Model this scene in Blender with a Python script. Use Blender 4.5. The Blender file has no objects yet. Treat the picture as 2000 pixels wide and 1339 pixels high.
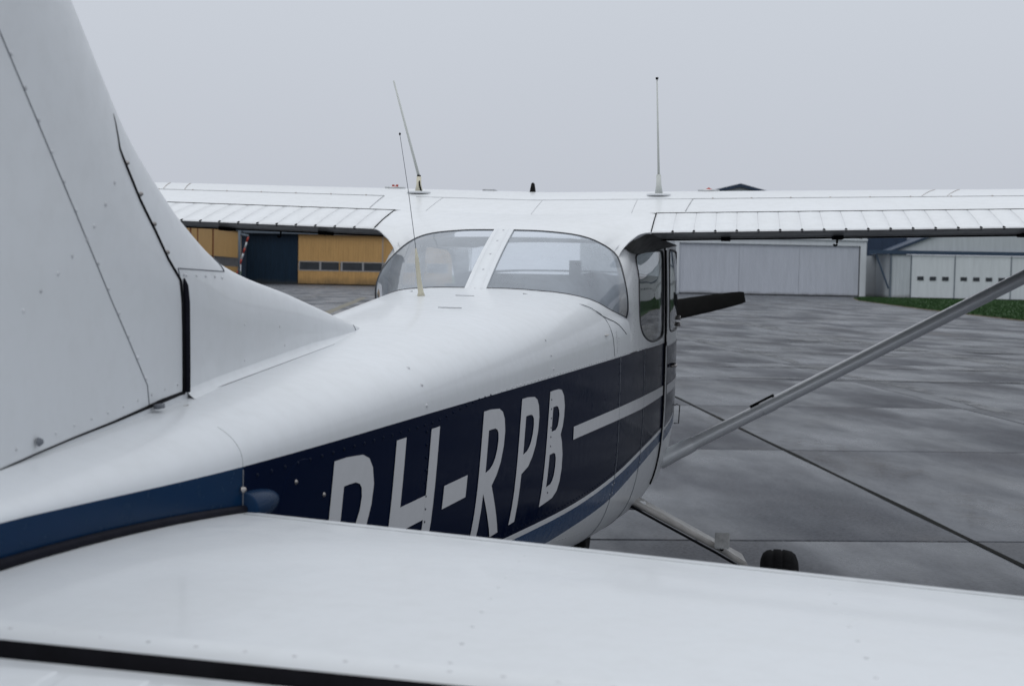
import bpy, bmesh, math, random
from math import sin, cos, pi, sqrt, atan, radians
from mathutils import Vector, Matrix
random.seed(7)
S = bpy.context.scene
COL = S.collection

# ------------------------------------------------------------------ camera
YAW, PITCH, ROLL, FPX = .1628, .0505, .0195, 2604.0
cd = bpy.data.cameras.new("camera"); cam = bpy.data.objects.new("camera", cd); COL.objects.link(cam)
S.camera = cam
fw = Vector((-sin(YAW)*cos(PITCH), cos(YAW)*cos(PITCH), -sin(PITCH)))
rt = Vector((cos(YAW), sin(YAW), 0)); up = rt.cross(fw)
r2 = cos(ROLL)*rt + sin(ROLL)*up; u2 = -sin(ROLL)*rt + cos(ROLL)*up
m = Matrix((r2, u2, -fw)).transposed().to_4x4(); m.translation = Vector((.83, 0, 1.59))
cam.matrix_world = m
cd.sensor_width = 23.6; cd.lens = 23.6*FPX/2000
cd.clip_start = .05; cd.clip_end = 4000
cd.dof.use_dof = True; cd.dof.focus_distance = 3.6; cd.dof.aperture_fstop = 6.3
cd.dof.aperture_blades = 7

# ------------------------------------------------------------------ sky, sun, exposure
W = bpy.data.worlds.new("World"); S.world = W; W.use_nodes = True
nt = W.node_tree; nt.nodes.clear()
SUN_EL, SUN_ROT = radians(55), radians(200)
sky = nt.nodes.new('ShaderNodeTexSky'); sky.sky_type = 'NISHITA'; sky.sun_disc = False
sky.sun_elevation = SUN_EL; sky.sun_rotation = SUN_ROT; sky.dust_density = 4
bg1 = nt.nodes.new('ShaderNodeBackground'); bg1.inputs[1].default_value = .05
nt.links.new(sky.outputs[0], bg1.inputs[0])
# overcast cloud deck: grey, brighter towards the zenith, soft cloud mottling
tc = nt.nodes.new('ShaderNodeTexCoord'); sp = nt.nodes.new('ShaderNodeSeparateXYZ')
nt.links.new(tc.outputs['Generated'], sp.inputs[0])
cr = nt.nodes.new('ShaderNodeValToRGB'); e = cr.color_ramp.elements
e[0].position = 0; e[0].color = (.545, .575, .645, 1)
e[1].position = 1; e[1].color = (1.17, 1.23, 1.29, 1)
for pos, c in ((.06, (.560, .592, .660, 1)), (.22, (.622, .662, .725, 1)), (.5, (.90, .945, 1.01, 1))):
    x = e.new(pos); x.color = c
nt.links.new(sp.outputs[2], cr.inputs[0])
nz = nt.nodes.new('ShaderNodeTexNoise'); nz.inputs['Scale'].default_value = 1.6; nz.inputs['Detail'].default_value = 3
nt.links.new(tc.outputs['Generated'], nz.inputs['Vector'])
mr = nt.nodes.new('ShaderNodeMapRange'); mr.inputs[3].default_value = .95; mr.inputs[4].default_value = 1.05
nt.links.new(nz.outputs[0], mr.inputs[0])
mul = nt.nodes.new('ShaderNodeVectorMath'); mul.operation = 'SCALE'
nt.links.new(cr.outputs[0], mul.inputs[0]); nt.links.new(mr.outputs[0], mul.inputs['Scale'])
bg2 = nt.nodes.new('ShaderNodeBackground'); bg2.inputs[1].default_value = 1.0
nt.links.new(mul.outputs[0], bg2.inputs[0])
add = nt.nodes.new('ShaderNodeMixShader'); add.inputs[0].default_value = .94
nt.links.new(bg1.outputs[0], add.inputs[1]); nt.links.new(bg2.outputs[0], add.inputs[2])
wo = nt.nodes.new('ShaderNodeOutputWorld'); nt.links.new(add.outputs[0], wo.inputs[0])
sl = bpy.data.lights.new("sun", 'SUN'); sl.energy = .5; sl.angle = radians(40); sl.color = (1, .98, .95)
so = bpy.data.objects.new("sun", sl); COL.objects.link(so)
sd = Vector((sin(SUN_ROT)*cos(SUN_EL), cos(SUN_ROT)*cos(SUN_EL), sin(SUN_EL)))
so.rotation_euler = (-sd).to_track_quat('-Z', 'Y').to_euler()
S.view_settings.view_transform = 'Standard'; S.view_settings.look = 'None'
S.view_settings.exposure = 0; S.view_settings.gamma = 1
S.render.resolution_x = 1024; S.render.resolution_y = 685

# ------------------------------------------------------------------ materials
def newmat(name, col, rough=.5, metal=0, spec=.5, coat=0, coat_r=.05):
    M = bpy.data.materials.new(name); M.use_nodes = True
    b = M.node_tree.nodes['Principled BSDF']
    b.inputs['Base Color'].default_value = (*col, 1); b.inputs['Roughness'].default_value = rough
    b.inputs['Metallic'].default_value = metal; b.inputs['Specular IOR Level'].default_value = spec
    b.inputs['Coat Weight'].default_value = coat; b.inputs['Coat Roughness'].default_value = coat_r
    return M, M.node_tree, b
def noise(nt, scale, detail=4, rough=.55, stretch=None, coord='Object'):
    t = nt.nodes.new('ShaderNodeTexCoord'); mp = nt.nodes.new('ShaderNodeMapping')
    if stretch: mp.inputs['Scale'].default_value = stretch
    n = nt.nodes.new('ShaderNodeTexNoise'); n.inputs['Scale'].default_value = scale
    n.inputs['Detail'].default_value = detail; n.inputs['Roughness'].default_value = rough
    nt.links.new(t.outputs[coord], mp.inputs[0]); nt.links.new(mp.outputs[0], n.inputs['Vector'])
    return n
def ramp(nt, src, stops):
    r = nt.nodes.new('ShaderNodeValToRGB'); el = r.color_ramp.elements
    el[0].position, el[0].color = stops[0][0], (*stops[0][1], 1)
    el[1].position, el[1].color = stops[-1][0], (*stops[-1][1], 1)
    for p, c in stops[1:-1]:
        x = el.new(p); x.color = (*c, 1)
    nt.links.new(src, r.inputs[0]); return r
def mixc(nt, fac, a, b, blend='MIX'):
    x = nt.nodes.new('ShaderNodeMix'); x.data_type = 'RGBA'; x.blend_type = blend
    if isinstance(fac, float): x.inputs[0].default_value = fac
    else: nt.links.new(fac, x.inputs[0])
    nt.links.new(a, x.inputs[6]); nt.links.new(b, x.inputs[7]); return x.outputs[2]
def bump(nt, b, h, strength, dist):
    bp = nt.nodes.new('ShaderNodeBump'); bp.inputs['Strength'].default_value = strength
    bp.inputs['Distance'].default_value = dist
    nt.links.new(h, bp.inputs['Height']); nt.links.new(bp.outputs[0], b.inputs['Normal'])
def paint(name, col, dirt, rough=.32, amount=.5, wave=0.0, spec=.5, coat=.2):
    M, nt, b = newmat(name, col, rough, spec=spec, coat=coat, coat_r=.08)
    a = noise(nt, 2.2, 6, .6); c = noise(nt, 26, 5, .65)
    r1 = ramp(nt, a.outputs[0], ((.35, (0, 0, 0)), (.72, (amount,)*3)))
    r2_ = ramp(nt, c.outputs[0], ((.45, (0, 0, 0)), (.8, (amount,)*3)))
    base = nt.nodes.new('ShaderNodeRGB'); base.outputs[0].default_value = (*col, 1)
    dr = nt.nodes.new('ShaderNodeRGB'); dr.outputs[0].default_value = (*dirt, 1)
    x = mixc(nt, r1.outputs[0], base.outputs[0], dr.outputs[0])
    x = mixc(nt, r2_.outputs[0], x, dr.outputs[0])
    nt.links.new(x, b.inputs['Base Color'])
    rr = ramp(nt, c.outputs[0], ((.3, (rough-.06,)*3), (.8, (rough+.16,)*3)))
    nt.links.new(rr.outputs[0], b.inputs['Roughness'])
    f = noise(nt, 5.5, 2, .5)
    bump(nt, b, f.outputs[0], .12, .0016 + wave)
    return M
WHITE = paint('white_paint', (.625, .645, .67), (.53, .54, .545), .36, .3)
WHITE2 = paint('white_skin_paint', (.645, .66, .68), (.53, .535, .53), .34, .3)
GRIME_SHADE = paint('grimy_shade_paint', (.085, .083, .075), (.035, .034, .030), .5, .9, 0, .3, 0)  # grime and the shade below the wing-root fairing, both painted into this dark colour
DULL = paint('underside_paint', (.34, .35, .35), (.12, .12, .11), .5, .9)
NAVY = paint('navy_paint', (.0020, .0058, .022), (.0032, .0070, .022), .10, .3, .0012, .009, 0)
STRB = paint('stripe_blue_paint', (.008, .045, .125), (.010, .040, .10), .2, .4, .001, .1, 0)
MIDB = paint('blue_paint', (.0042, .022, .062), (.007, .024, .052), .2, .4, .001, .06, 0)
LETT = paint('grey_white_vinyl', (.52, .525, .545), (.44, .45, .46), .4, .3, 0, .25, 0)
def simple(name, col, rough, metal=0, nscale=30, var=.25, bmp=.1, spec=.5):
    M, nt, b = newmat(name, col, rough, metal, spec)
    n = noise(nt, nscale, 5)
    r = ramp(nt, n.outputs[0], ((.3, tuple(c*(1-var) for c in col)), (.7, tuple(min(1, c*(1+var)) for c in col))))
    nt.links.new(r.outputs[0], b.inputs['Base Color'])
    if bmp: bump(nt, b, n.outputs[0], bmp, .002)
    return M
RUBBER = simple('black_rubber', (.008, .008, .013), .6, spec=.06)
DARK = simple('dark_gap', (.006, .006, .008), .8, spec=.08)
SEAM = simple('seam_grey', (.13, .14, .16), .8)
LEGM = simple('worn_leg_paint', (.36, .35, .335), .4, nscale=14, var=.2)
STRUTP, _n, _b = newmat('strut_gloss_paint', (.74, .76, .78), .30, .12, .6, .3, .2)
PALE = simple('light_grey_paint', (.60, .62, .65), .36, nscale=8, var=.08, bmp=.02)
SEAML = simple('faint_seam_grey', (.36, .37, .38), .7)
SEAL = simple('window_seal', (.035, .036, .04), .6)
RIVW = simple('white_rivet', (.50, .51, .53), .35)
RIVN = simple('navy_rivet', (.005, .009, .022), .45, spec=.06)
STEEL = simple('worn_steel', (.30, .28, .27), .35, .8)
ALU = simple('grey_aluminium', (.46, .47, .48), .32, .55)
BLACK = simple('black_prop_paint', (.004, .004, .004), .7, spec=.1)
CREAM = simple('cream_plastic', (.56, .53, .42), .5, nscale=10, var=.08)
RED = simple('red_plastic', (.35, .035, .02), .4)
BEIGE = simple('beige_trim', (.42, .36, .29), .8)
LINER = simple('pale_headliner', (.60, .58, .54), .8)
SEAT = simple('blue_grey_cloth', (.10, .12, .16), .9, nscale=60)
DASH = simple('dark_dash', (.03, .034, .042), .7)
WHIP = simple('antenna_fibreglass', (.50, .52, .50), .5, nscale=6, var=.06)
TYRE = simple('tyre_rubber', (.009, .009, .010), .7, nscale=50, spec=.03)
def glass(name, mist, tint=(.78, .84, .88)):
    M = bpy.data.materials.new(name); M.use_nodes = True; nt = M.node_tree; nt.nodes.clear()
    o = nt.nodes.new('ShaderNodeOutputMaterial')
    tr = nt.nodes.new('ShaderNodeBsdfTransparent'); tr.inputs[0].default_value = (*tint, 1)
    gl = nt.nodes.new('ShaderNodeBsdfGlossy'); gl.inputs['Roughness'].default_value = .03
    ge = nt.nodes.new('ShaderNodeNewGeometry'); dt = nt.nodes.new('ShaderNodeVectorMath'); dt.operation = 'DOT_PRODUCT'
    nt.links.new(ge.outputs['Incoming'], dt.inputs[0]); nt.links.new(ge.outputs['Normal'], dt.inputs[1])
    ab = nt.nodes.new('ShaderNodeMath'); ab.operation = 'ABSOLUTE'; nt.links.new(dt.outputs['Value'], ab.inputs[0])
    om = nt.nodes.new('ShaderNodeMath'); om.operation = 'SUBTRACT'; om.inputs[0].default_value = 1; nt.links.new(ab.outputs[0], om.inputs[1])
    pw = nt.nodes.new('ShaderNodeMath'); pw.operation = 'POWER'; pw.inputs[1].default_value = 5; nt.links.new(om.outputs[0], pw.inputs[0])
    fr = nt.nodes.new('ShaderNodeMath'); fr.operation = 'MULTIPLY_ADD'; fr.inputs[1].default_value = .93; fr.inputs[2].default_value = .05; nt.links.new(pw.outputs[0], fr.inputs[0])
    df = nt.nodes.new('ShaderNodeBsdfDiffuse'); df.inputs[0].default_value = (.60, .66, .74, 1)
    n = noise(nt, 5, 6, .65); r = ramp(nt, n.outputs[0], ((.3, (mist*.82,)*3), (.75, (mist*1.2,)*3)))
    n2 = noise(nt, 4, 1)
    bp = nt.nodes.new('ShaderNodeBump'); bp.inputs['Strength'].default_value = .12; bp.inputs['Distance'].default_value = .004
    nt.links.new(n2.outputs[0], bp.inputs['Height']); nt.links.new(bp.outputs[0], gl.inputs['Normal'])
    m1 = nt.nodes.new('ShaderNodeMixShader'); m2 = nt.nodes.new('ShaderNodeMixShader')
    nt.links.new(r.outputs[0], m1.inputs[0]); nt.links.new(tr.outputs[0], m1.inputs[1]); nt.links.new(df.outputs[0], m1.inputs[2])
    nt.links.new(fr.outputs[0], m2.inputs[0]); nt.links.new(m1.outputs[0], m2.inputs[1]); nt.links.new(gl.outputs[0], m2.inputs[2])
    nt.links.new(m2.outputs[0], o.inputs[0]); return M
GLASS = glass('misted_glass', .39, (.92, .95, .98))
GLASS2 = glass('side_glass', .06, (.70, .74, .76))
GLASS3 = glass('windscreen_glass', .10, (.93, .95, .96))

def concrete(name, joints):
    M, nt, b = newmat(name, (.1, .1, .1), .3, spec=.17)
    t = nt.nodes.new('ShaderNodeTexCoord')
    big = noise(nt, .22, 7, .66); mid = noise(nt, .8, 5, .55, (1.1, .38, 1)); fine = noise(nt, 38, 4, .7)
    wet = noise(nt, .55, 6, .58, (1.0, .36, 1))
    c1 = ramp(nt, big.outputs[0], ((.3, (.044, .049, .058)), (.46, (.062, .066, .076)), (.6, (.076, .079, .087)), (.74, (.098, .096, .096))))
    c2 = ramp(nt, mid.outputs[0], ((.3, (.62, .64, .70)), (.42, (.88, .89, .92)), (.55, (1, 1, 1)), (.75, (1.35, 1.27, 1.20))))
    x = mixc(nt, 1.0, c1.outputs[0], c2.outputs[0], 'MULTIPLY')
    c3 = ramp(nt, fine.outputs[0], ((.32, (.5,)*3), (.5, (1,)*3), (.64, (1.12,)*3), (.72, (2.3, 2.2, 2.05))))
    x = mixc(nt, 1.0, x, c3.outputs[0], 'MULTIPLY')
    if not joints:
        oi = nt.nodes.new('ShaderNodeObjectInfo')
        mr_ = nt.nodes.new('ShaderNodeMapRange'); mr_.inputs[3].default_value = .88; mr_.inputs[4].default_value = 1.1
        nt.links.new(oi.outputs['Random'], mr_.inputs[0])
        sc = nt.nodes.new('ShaderNodeVectorMath'); sc.operation = 'SCALE'
        nt.links.new(x, sc.inputs[0]); nt.links.new(mr_.outputs[0], sc.inputs['Scale']); x = sc.outputs[0]
    if joints:
        lf = nt.nodes.new('ShaderNodeVectorMath'); lf.operation = 'SCALE'; lf.inputs['Scale'].default_value = 1.22; nt.links.new(x, lf.inputs[0]); x = lf.outputs[0]
        bk = nt.nodes.new('ShaderNodeTexBrick'); bk.offset = 0
        bk.inputs['Scale'].default_value = 1; bk.inputs['Brick Width'].default_value = 3.5
        bk.inputs['Row Height'].default_value = 4.3; bk.inputs['Mortar Size'].default_value = .035
        bk.inputs['Color1'].default_value = (1, 1, 1, 1); bk.inputs['Color2'].default_value = (.86, .87, .88, 1)
        bk.inputs['Mortar'].default_value = (.5, .49, .48, 1)
        nt.links.new(t.outputs['Object'], bk.inputs['Vector'])
        x = mixc(nt, 1.0, x, bk.outputs[0], 'MULTIPLY')
    nt.links.new(x, b.inputs['Base Color'])
    rr = ramp(nt, wet.outputs[0], ((.36, (.20,)*3), (.47, (.36,)*3), (.60, (.60,)*3)))
    nt.links.new(rr.outputs[0], b.inputs['Roughness'])
    ss = ramp(nt, wet.outputs[0], ((.36, (.22,)*3), (.48, (.11,)*3), (.62, (.045,)*3)))
    nt.links.new(ss.outputs[0], b.inputs['Specular IOR Level'])
    wt = ramp(nt, wet.outputs[0], ((.36, (.84, .85, .88)), (.50, (1, 1, 1)), (.64, (1.14, 1.11, 1.08))) if joints else ((.36, (.72, .74, .77)), (.50, (1, 1, 1)), (.64, (1.26, 1.21, 1.17))))
    x = mixc(nt, 1.0, x, wt.outputs[0], 'MULTIPLY')
    nt.links.new(x, b.inputs['Base Color'])
    bump(nt, b, fine.outputs[0], .35, .004)
    return M
SLAB = concrete('wet_concrete', False); FARC = concrete('wet_concrete_far', True)
JOINT = simple('joint_filler', (.010, .0105, .0095), .8, nscale=12, spec=.04)
GRASS = simple('grass_green', (.028, .060, .022), .9, nscale=3, var=.3, spec=.1)
SOIL = simple('brown_edge', (.10, .065, .035), .9, nscale=3, var=.4)
FIELD = simple('field', (.05, .09, .035), .95, nscale=.05, var=.3)
def sheet(name, col, streak=.12, sc=(3, 3, .3), rough=.55, dirt_h=0):
    M, nt, b = newmat(name, col, rough, spec=.2)
    n = noise(nt, 1.2, 5, .6, sc)
    r = ramp(nt, n.outputs[0], ((.3, tuple(c*(1-streak) for c in col)), (.7, tuple(c*(1+streak) for c in col))))
    nt.links.new(r.outputs[0], b.inputs['Base Color'])
    if dirt_h:
        t = nt.nodes.new('ShaderNodeTexCoord'); s = nt.nodes.new('ShaderNodeSeparateXYZ'); nt.links.new(t.outputs['Object'], s.inputs[0])
        n2 = noise(nt, .8, 5); a = nt.nodes.new('ShaderNodeMath'); a.operation = 'MULTIPLY_ADD'
        nt.links.new(n2.outputs[0], a.inputs[0]); a.inputs[1].default_value = -dirt_h*2; nt.links.new(s.outputs[2], a.inputs[2])
        mr = nt.nodes.new('ShaderNodeMapRange'); mr.inputs[1].default_value = -dirt_h*1.4; mr.inputs[2].default_value = dirt_h*.5
        mr.inputs[3].default_value = .8; mr.inputs[4].default_value = 0
        nt.links.new(a.outputs[0], mr.inputs[0])
        d = nt.nodes.new('ShaderNodeRGB'); d.outputs[0].default_value = (.06, .055, .045, 1)
        x = mixc(nt, mr.outputs[0], r.outputs[0], d.outputs[0]); nt.links.new(x, b.inputs['Base Color'])
    return M
YELL = sheet('ochre_cladding', (.48, .295, .120), .12, dirt_h=.7)
DBLUE = sheet('dark_blue_door', (.006, .020, .040), .15, dirt_h=.4)
HGREY = sheet('pale_door_sheet', (.45, .475, .53), .06, dirt_h=.25)
HWHITE = sheet('white_cladding', (.42, .45, .48), .07, dirt_h=.25)
HFRAME = sheet('white_door_frame', (.55, .58, .61), .06)
ROOFB = sheet('blue_grey_roof', (.028, .045, .078), .15)
FASC = sheet('grey_fascia', (.10, .125, .155), .15)
FASCB = sheet('blue_fascia', (.035, .058, .095), .1)
WINB = simple('dark_window_glass', (.02, .024, .03), .12, nscale=1)
MULL = sheet('grey_mullion', (.30, .30, .31), .1)
RUST = simple('rusty_trim', (.20, .065, .02), .7, nscale=2)
YLINE = simple('worn_yellow_line', (.10, .085, .045), .5, nscale=2.5, var=.5)

# ------------------------------------------------------------------ mesh helpers
def link(o, parent=None):
    COL.objects.link(o)
    if parent is not None:
        o.parent = parent
        if parent.parent is None and parent.get('worldparts'):
            o.location = -parent.location
    return o
def mesh(name, vs, fs, mat, parent=None, smooth=True, mi=None, kind=None, label=None):
    me = bpy.data.meshes.new(name); me.from_pydata([tuple(v) for v in vs], [], [tuple(f) for f in fs])
    for M_ in (mat if isinstance(mat, (list, tuple)) else [mat]): me.materials.append(M_)
    if mi: me.polygons.foreach_set('material_index', mi)
    me.polygons.foreach_set('use_smooth', [smooth]*len(me.polygons))
    me.update()
    o = bpy.data.objects.new(name, me)
    if kind: o['kind'] = kind
    if label: o['label'] = label
    return link(o, parent)
def fix(o, ang=None, merge=None):
    bm = bmesh.new(); bm.from_mesh(o.data)
    if merge: bmesh.ops.remove_doubles(bm, verts=bm.verts, dist=merge)
    bmesh.ops.recalc_face_normals(bm, faces=bm.faces)
    if ang:
        for ed in bm.edges:
            if len(ed.link_faces) == 2 and ed.calc_face_angle(0) > ang: ed.smooth = False
    bm.to_mesh(o.data); bm.free(); return o
class MB:
    def __init__(s): s.v = []; s.f = []; s.mi = []
    def add(s, vs, fs, k=0):
        n = len(s.v); s.v += [tuple(v) for v in vs]; s.f += [tuple(i+n for i in f) for f in fs]; s.mi += [k]*len(fs); return s
    def box(s, a, b, k=0):
        x0, y0, z0 = a; x1, y1, z1 = b
        return s.add([(x0, y0, z0), (x1, y0, z0), (x1, y1, z0), (x0, y1, z0), (x0, y0, z1), (x1, y0, z1), (x1, y1, z1), (x0, y1, z1)],
                     [(0, 3, 2, 1), (4, 5, 6, 7), (0, 1, 5, 4), (1, 2, 6, 5), (2, 3, 7, 6), (3, 0, 4, 7)], k)
    def tube(s, pts, r, n=8, k=0, cap=True):
        pts = [Vector(p) for p in pts]; rs = r if isinstance(r, (list, tuple)) else [r]*len(pts)
        vs, fs = [], []; ref = None
        for i, p in enumerate(pts):
            t = (pts[min(i+1, len(pts)-1)]-pts[max(i-1, 0)])
            if t.length < 1e-9: t = Vector((0, 0, 1))
            t.normalize()
            if ref is None: ref = t.orthogonal().normalized()
            a = (ref-t*ref.dot(t))
            a = a.normalized() if a.length > 1e-6 else t.orthogonal().normalized()
            ref = a; b = t.cross(a)
            for j in range(n):
                q = 2*pi*j/n; vs.append(p+(a*cos(q)+b*sin(q))*rs[i])
        for i in range(len(pts)-1):
            for j in range(n):
                fs.append((i*n+j, i*n+(j+1) % n, (i+1)*n+(j+1) % n, (i+1)*n+j))
        if cap: fs += [tuple(range(n))[::-1], tuple((len(pts)-1)*n+j for j in range(n))]
        return s.add(vs, fs, k)
    def grid(s, rows, k=0, close=False):
        n = len(rows[0]); vs = [p for r in rows for p in r]; fs = []
        for i in range(len(rows)-1):
            for j in range(n if close else n-1):
                fs.append((i*n+j, i*n+(j+1) % n, (i+1)*n+(j+1) % n, (i+1)*n+j))
        return s.add(vs, fs, k)
    def dome(s, p, nrm, r, h=None, n=7, k=0):
        p = Vector(p); nrm = Vector(nrm).normalized(); h = h or r*.5
        a = nrm.orthogonal().normalized(); b = nrm.cross(a)
        vs = [p+(a*cos(2*pi*j/n)+b*sin(2*pi*j/n))*r for j in range(n)]
        vs += [p+(a*cos(2*pi*j/n)+b*sin(2*pi*j/n))*r*.6+nrm*h*.8 for j in range(n)] + [p+nrm*h]
        fs = [(j, (j+1) % n, n+(j+1) % n, n+j) for j in range(n)]+[(n+j, n+(j+1) % n, 2*n) for j in range(n)]
        return s.add(vs, fs, k)
    def mirror(s):
        n = len(s.v); s.v += [(-x, y, z) for x, y, z in s.v]; m_ = len(s.f)
        s.f += [tuple(n+i for i in reversed(f)) for f in s.f[:m_]]; s.mi += s.mi[:m_]; return s
    def obj(s, name, mat, parent=None, smooth=True, **kw):
        return mesh(name, s.v, s.f, mat, parent, smooth, s.mi if isinstance(mat, (list, tuple)) else None, **kw)
def interp(x, pts):
    xs = [p[0] for p in pts]; ys = [p[1] for p in pts]; n = len(xs)
    def mm(k):
        if k == 0: return (ys[1]-ys[0])/(xs[1]-xs[0])
        if k == n-1: return (ys[-1]-ys[-2])/(xs[-1]-xs[-2])
        return (ys[k+1]-ys[k-1])/(xs[k+1]-xs[k-1])
    if x < xs[0]: return ys[0]+mm(0)*(x-xs[0])
    if x > xs[-1]: return ys[-1]+mm(n-1)*(x-xs[-1])
    i = 0
    for j in range(n-1):
        if xs[j] <= x: i = j
    h = xs[i+1]-xs[i]; t = (x-xs[i])/h; a, b = mm(i)*h, mm(i+1)*h
    return (2*t**3-3*t**2+1)*ys[i]+(t**3-2*t**2+t)*a+(-2*t**3+3*t**2)*ys[i+1]+(t**3-t**2)*b
def lin(x, pts):
    if x <= pts[0][0]: return pts[0][1]
    for (a, b), (c, d) in zip(pts, pts[1:]):
        if x <= c: return b+(d-b)*(x-a)/(c-a)
    return pts[-1][1]
def frange(a, b, n): return [a+(b-a)*i/(n-1) for i in range(n)]
def resample(pts, n):
    pts = [Vector(p) for p in pts]; L = [0]
    for a, b in zip(pts, pts[1:]): L.append(L[-1]+(b-a).length)
    out = []
    for i in range(n):
        d = L[-1]*i/(n-1); k = 0
        while k < len(L)-2 and L[k+1] < d: k += 1
        t = 0 if L[k+1] == L[k] else (d-L[k])/(L[k+1]-L[k]); out.append(pts[k].lerp(pts[k+1], min(1, t)))
    return out
def smoothpts(pts, n):
    # catmull-rom through the points
    P_ = [Vector(p) for p in pts]; out = []
    for i in range(len(P_)-1):
        p0 = P_[max(i-1, 0)]; p1 = P_[i]; p2 = P_[i+1]; p3 = P_[min(i+2, len(P_)-1)]
        for j in range(8):
            t = j/8; out.append(.5*((2*p1)+(-p0+p2)*t+(2*p0-5*p1+4*p2-p3)*t*t+(-p0+3*p1-3*p2+p3)*t**3))
    out.append(P_[-1]); return resample(out, n)
def empty(name, loc, label, cat, rot=0, world=False):
    o = bpy.data.objects.new(name, None); COL.objects.link(o); o.location = loc; o.rotation_euler = (0, 0, rot)
    o.empty_display_size = .3; o['label'] = label; o['category'] = cat
    if world: o['worldparts'] = 1
    return o
def structure(o): o['kind'] = 'structure'; return o

# ------------------------------------------------------------------ ground and apron
TH = atan(.235); U = Vector((cos(TH), sin(TH), 0)); V = Vector((-sin(TH), cos(TH), 0))
# field: one sheet to the horizon, below the paving
structure(mesh('ground', [(-3000, -3000, -.12), (3000, -3000, -.12), (3000, 3000, -.12), (-3000, 3000, -.12)], [(0, 1, 2, 3)], FIELD, smooth=False))
ORI = Vector((1.91, 10.4, 0))                       # a joint crossing of the slab grid
ORI = ORI + V*(-1.9)
apron = bpy.data.objects.new('apron', None); COL.objects.link(apron); apron.location = ORI; apron.rotation_euler = (0, 0, TH); apron['kind'] = 'structure'
LU, LV = 3.5, 4.3
U0, U1, V0, V1 = -6, 4, -3, 7
MB().add([(U0*LU-.0, V0*LV, -.022), (U1*LU, V0*LV, -.022), (U1*LU, V1*LV, -.022), (U0*LU, V1*LV, -.022)], [(0, 1, 2, 3)]).obj('joint_bed', JOINT, apron, False)
def slab_mesh():
    g = .014; x0, y0, x1, y1 = g, g, LU-g, LV-g; c = .006
    vs = [(x0, y0, -.02), (x1, y0, -.02), (x1, y1, -.02), (x0, y1, -.02),
          (x0, y0, -c), (x1, y0, -c), (x1, y1, -c), (x0, y1, -c),
          (x0+c, y0+c, 0), (x1-c, y0+c, 0), (x1-c, y1-c, 0), (x0+c, y1-c, 0)]
    fs = [(8, 9, 10, 11)]
    for a in (0, 4):
        for j in range(4): fs.append((a+j, a+(j+1) % 4, a+4+(j+1) % 4, a+4+j))
    me = bpy.data.meshes.new('concrete_slab'); me.from_pydata(vs, [], fs); me.materials.append(SLAB); me.update(); return me
sm = slab_mesh()
for i in range(U0, U1):
    for j in range(V0, V1):
        o = bpy.data.objects.new('concrete_slab', sm); o.location = (i*LU, j*LV, random.uniform(-.002, .002)); link(o, apron)
# tar-filled band along the long joint
tb = MB(); pts = []
for k in range(60):
    y = V0*LV+k*(V1-V0)*LV/59; w_ = .022+.006*sin(k*1.7)+random.uniform(-.003, .003)
    pts.append((y, w_))
tb.grid([[(-w_, y, .0035) for y, w_ in pts], [(w_, y, .0035) for y, w_ in pts]])
tb.obj('tar_joint', JOINT, apron, False)
# damp stained band along the next long joint, and smaller stains
def blotch(name, pts, z, mat):
    mb = MB(); mb.grid([[(x, y-w_, z) if False else (x-w_, y, z) for x, y, w_ in pts], [(x+w_, y, z) for x, y, w_ in pts]]); return mb.obj(name, mat, apron, False)
def dampmat():
    M, nt, b = newmat('damp_stain', (.05, .052, .056), .3, spec=.32)
    n = noise(nt, 3.0, 6, .7); r = ramp(nt, n.outputs[0], ((.3, (.018, .021, .025)), (.7, (.050, .050, .053))))
    nt.links.new(r.outputs[0], b.inputs['Base Color']); n2 = noise(nt, 1.1, 5, .7)
    a = ramp(nt, n2.outputs[0], ((.40, (0, 0, 0)), (.56, (.9, .9, .9)))); nt.links.new(a.outputs[0], b.inputs['Alpha']); return M
DAMP = dampmat(); rd_ = random.Random(11)
for nm, ux, v0_, v1_, ww in (('damp_band', -3.35, 8, 60, .30), ('damp_band', 3.9, -2, 40, .13), ('damp_band', 8.2, 10, 70, .35), ('damp_band', -10.5, 14, 90, .4)):
    blotch(nm, [(ux+.1*sin(v*.7), v, ww*(.7+.5*rd_.random())) for v in frange(v0_, v1_, 60)], .0055, DAMP)
for k in range(16):
    x, y, L_, ww = rd_.uniform(-8, 16), rd_.uniform(7, 44), rd_.uniform(.4, 1.6), rd_.uniform(.3, 1.2)
    blotch('damp_patch', [(x+.2*sin(t*5), y+L_*t, .02+ww*sqrt(max(0, 1-(2*t-1)**2))*(.7+.5*rd_.random())) for t in frange(0, 1, 12)], .0075+.0004*k, DAMP)
for k in range(34):
    y0 = rd_.uniform(20, 112); x0 = rd_.uniform(-4, 4)+rd_.uniform(-.02, .42)*y0; L_ = rd_.uniform(3, 16); sl_ = rd_.uniform(-.12, .34); w_ = rd_.uniform(.03, .11)*(1+y0/60)
    mb = MB(); r0, r1 = [], []
    for t in frange(0, 1, 24):
        p = (U*(x0+L_*t-ORI.dot(U))+V*(y0-ORI.dot(V)+0)).copy(); lx = x0+L_*t-ORI.dot(U); ly = y0-ORI.dot(V)-L_*t*sl_+.25*sin(t*9+k)*w_*4
        ww = w_*sqrt(max(.02, 1-(2*t-1)**2))*(.6+.8*rd_.random()); r0.append((lx, ly-ww, .0095+.0003*k)); r1.append((lx, ly+ww, .0095+.0003*k))
    mb.grid([r0, r1]); mb.obj('water_streak', DAMP, apron, False)
bm_ = bpy.data.materials.new('brown_stain'); bm_.use_nodes = True; nt = bm_.node_tree; b = nt.nodes['Principled BSDF']
b.inputs['Roughness'].default_value = .7; b.inputs['Specular IOR Level'].default_value = .1
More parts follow.
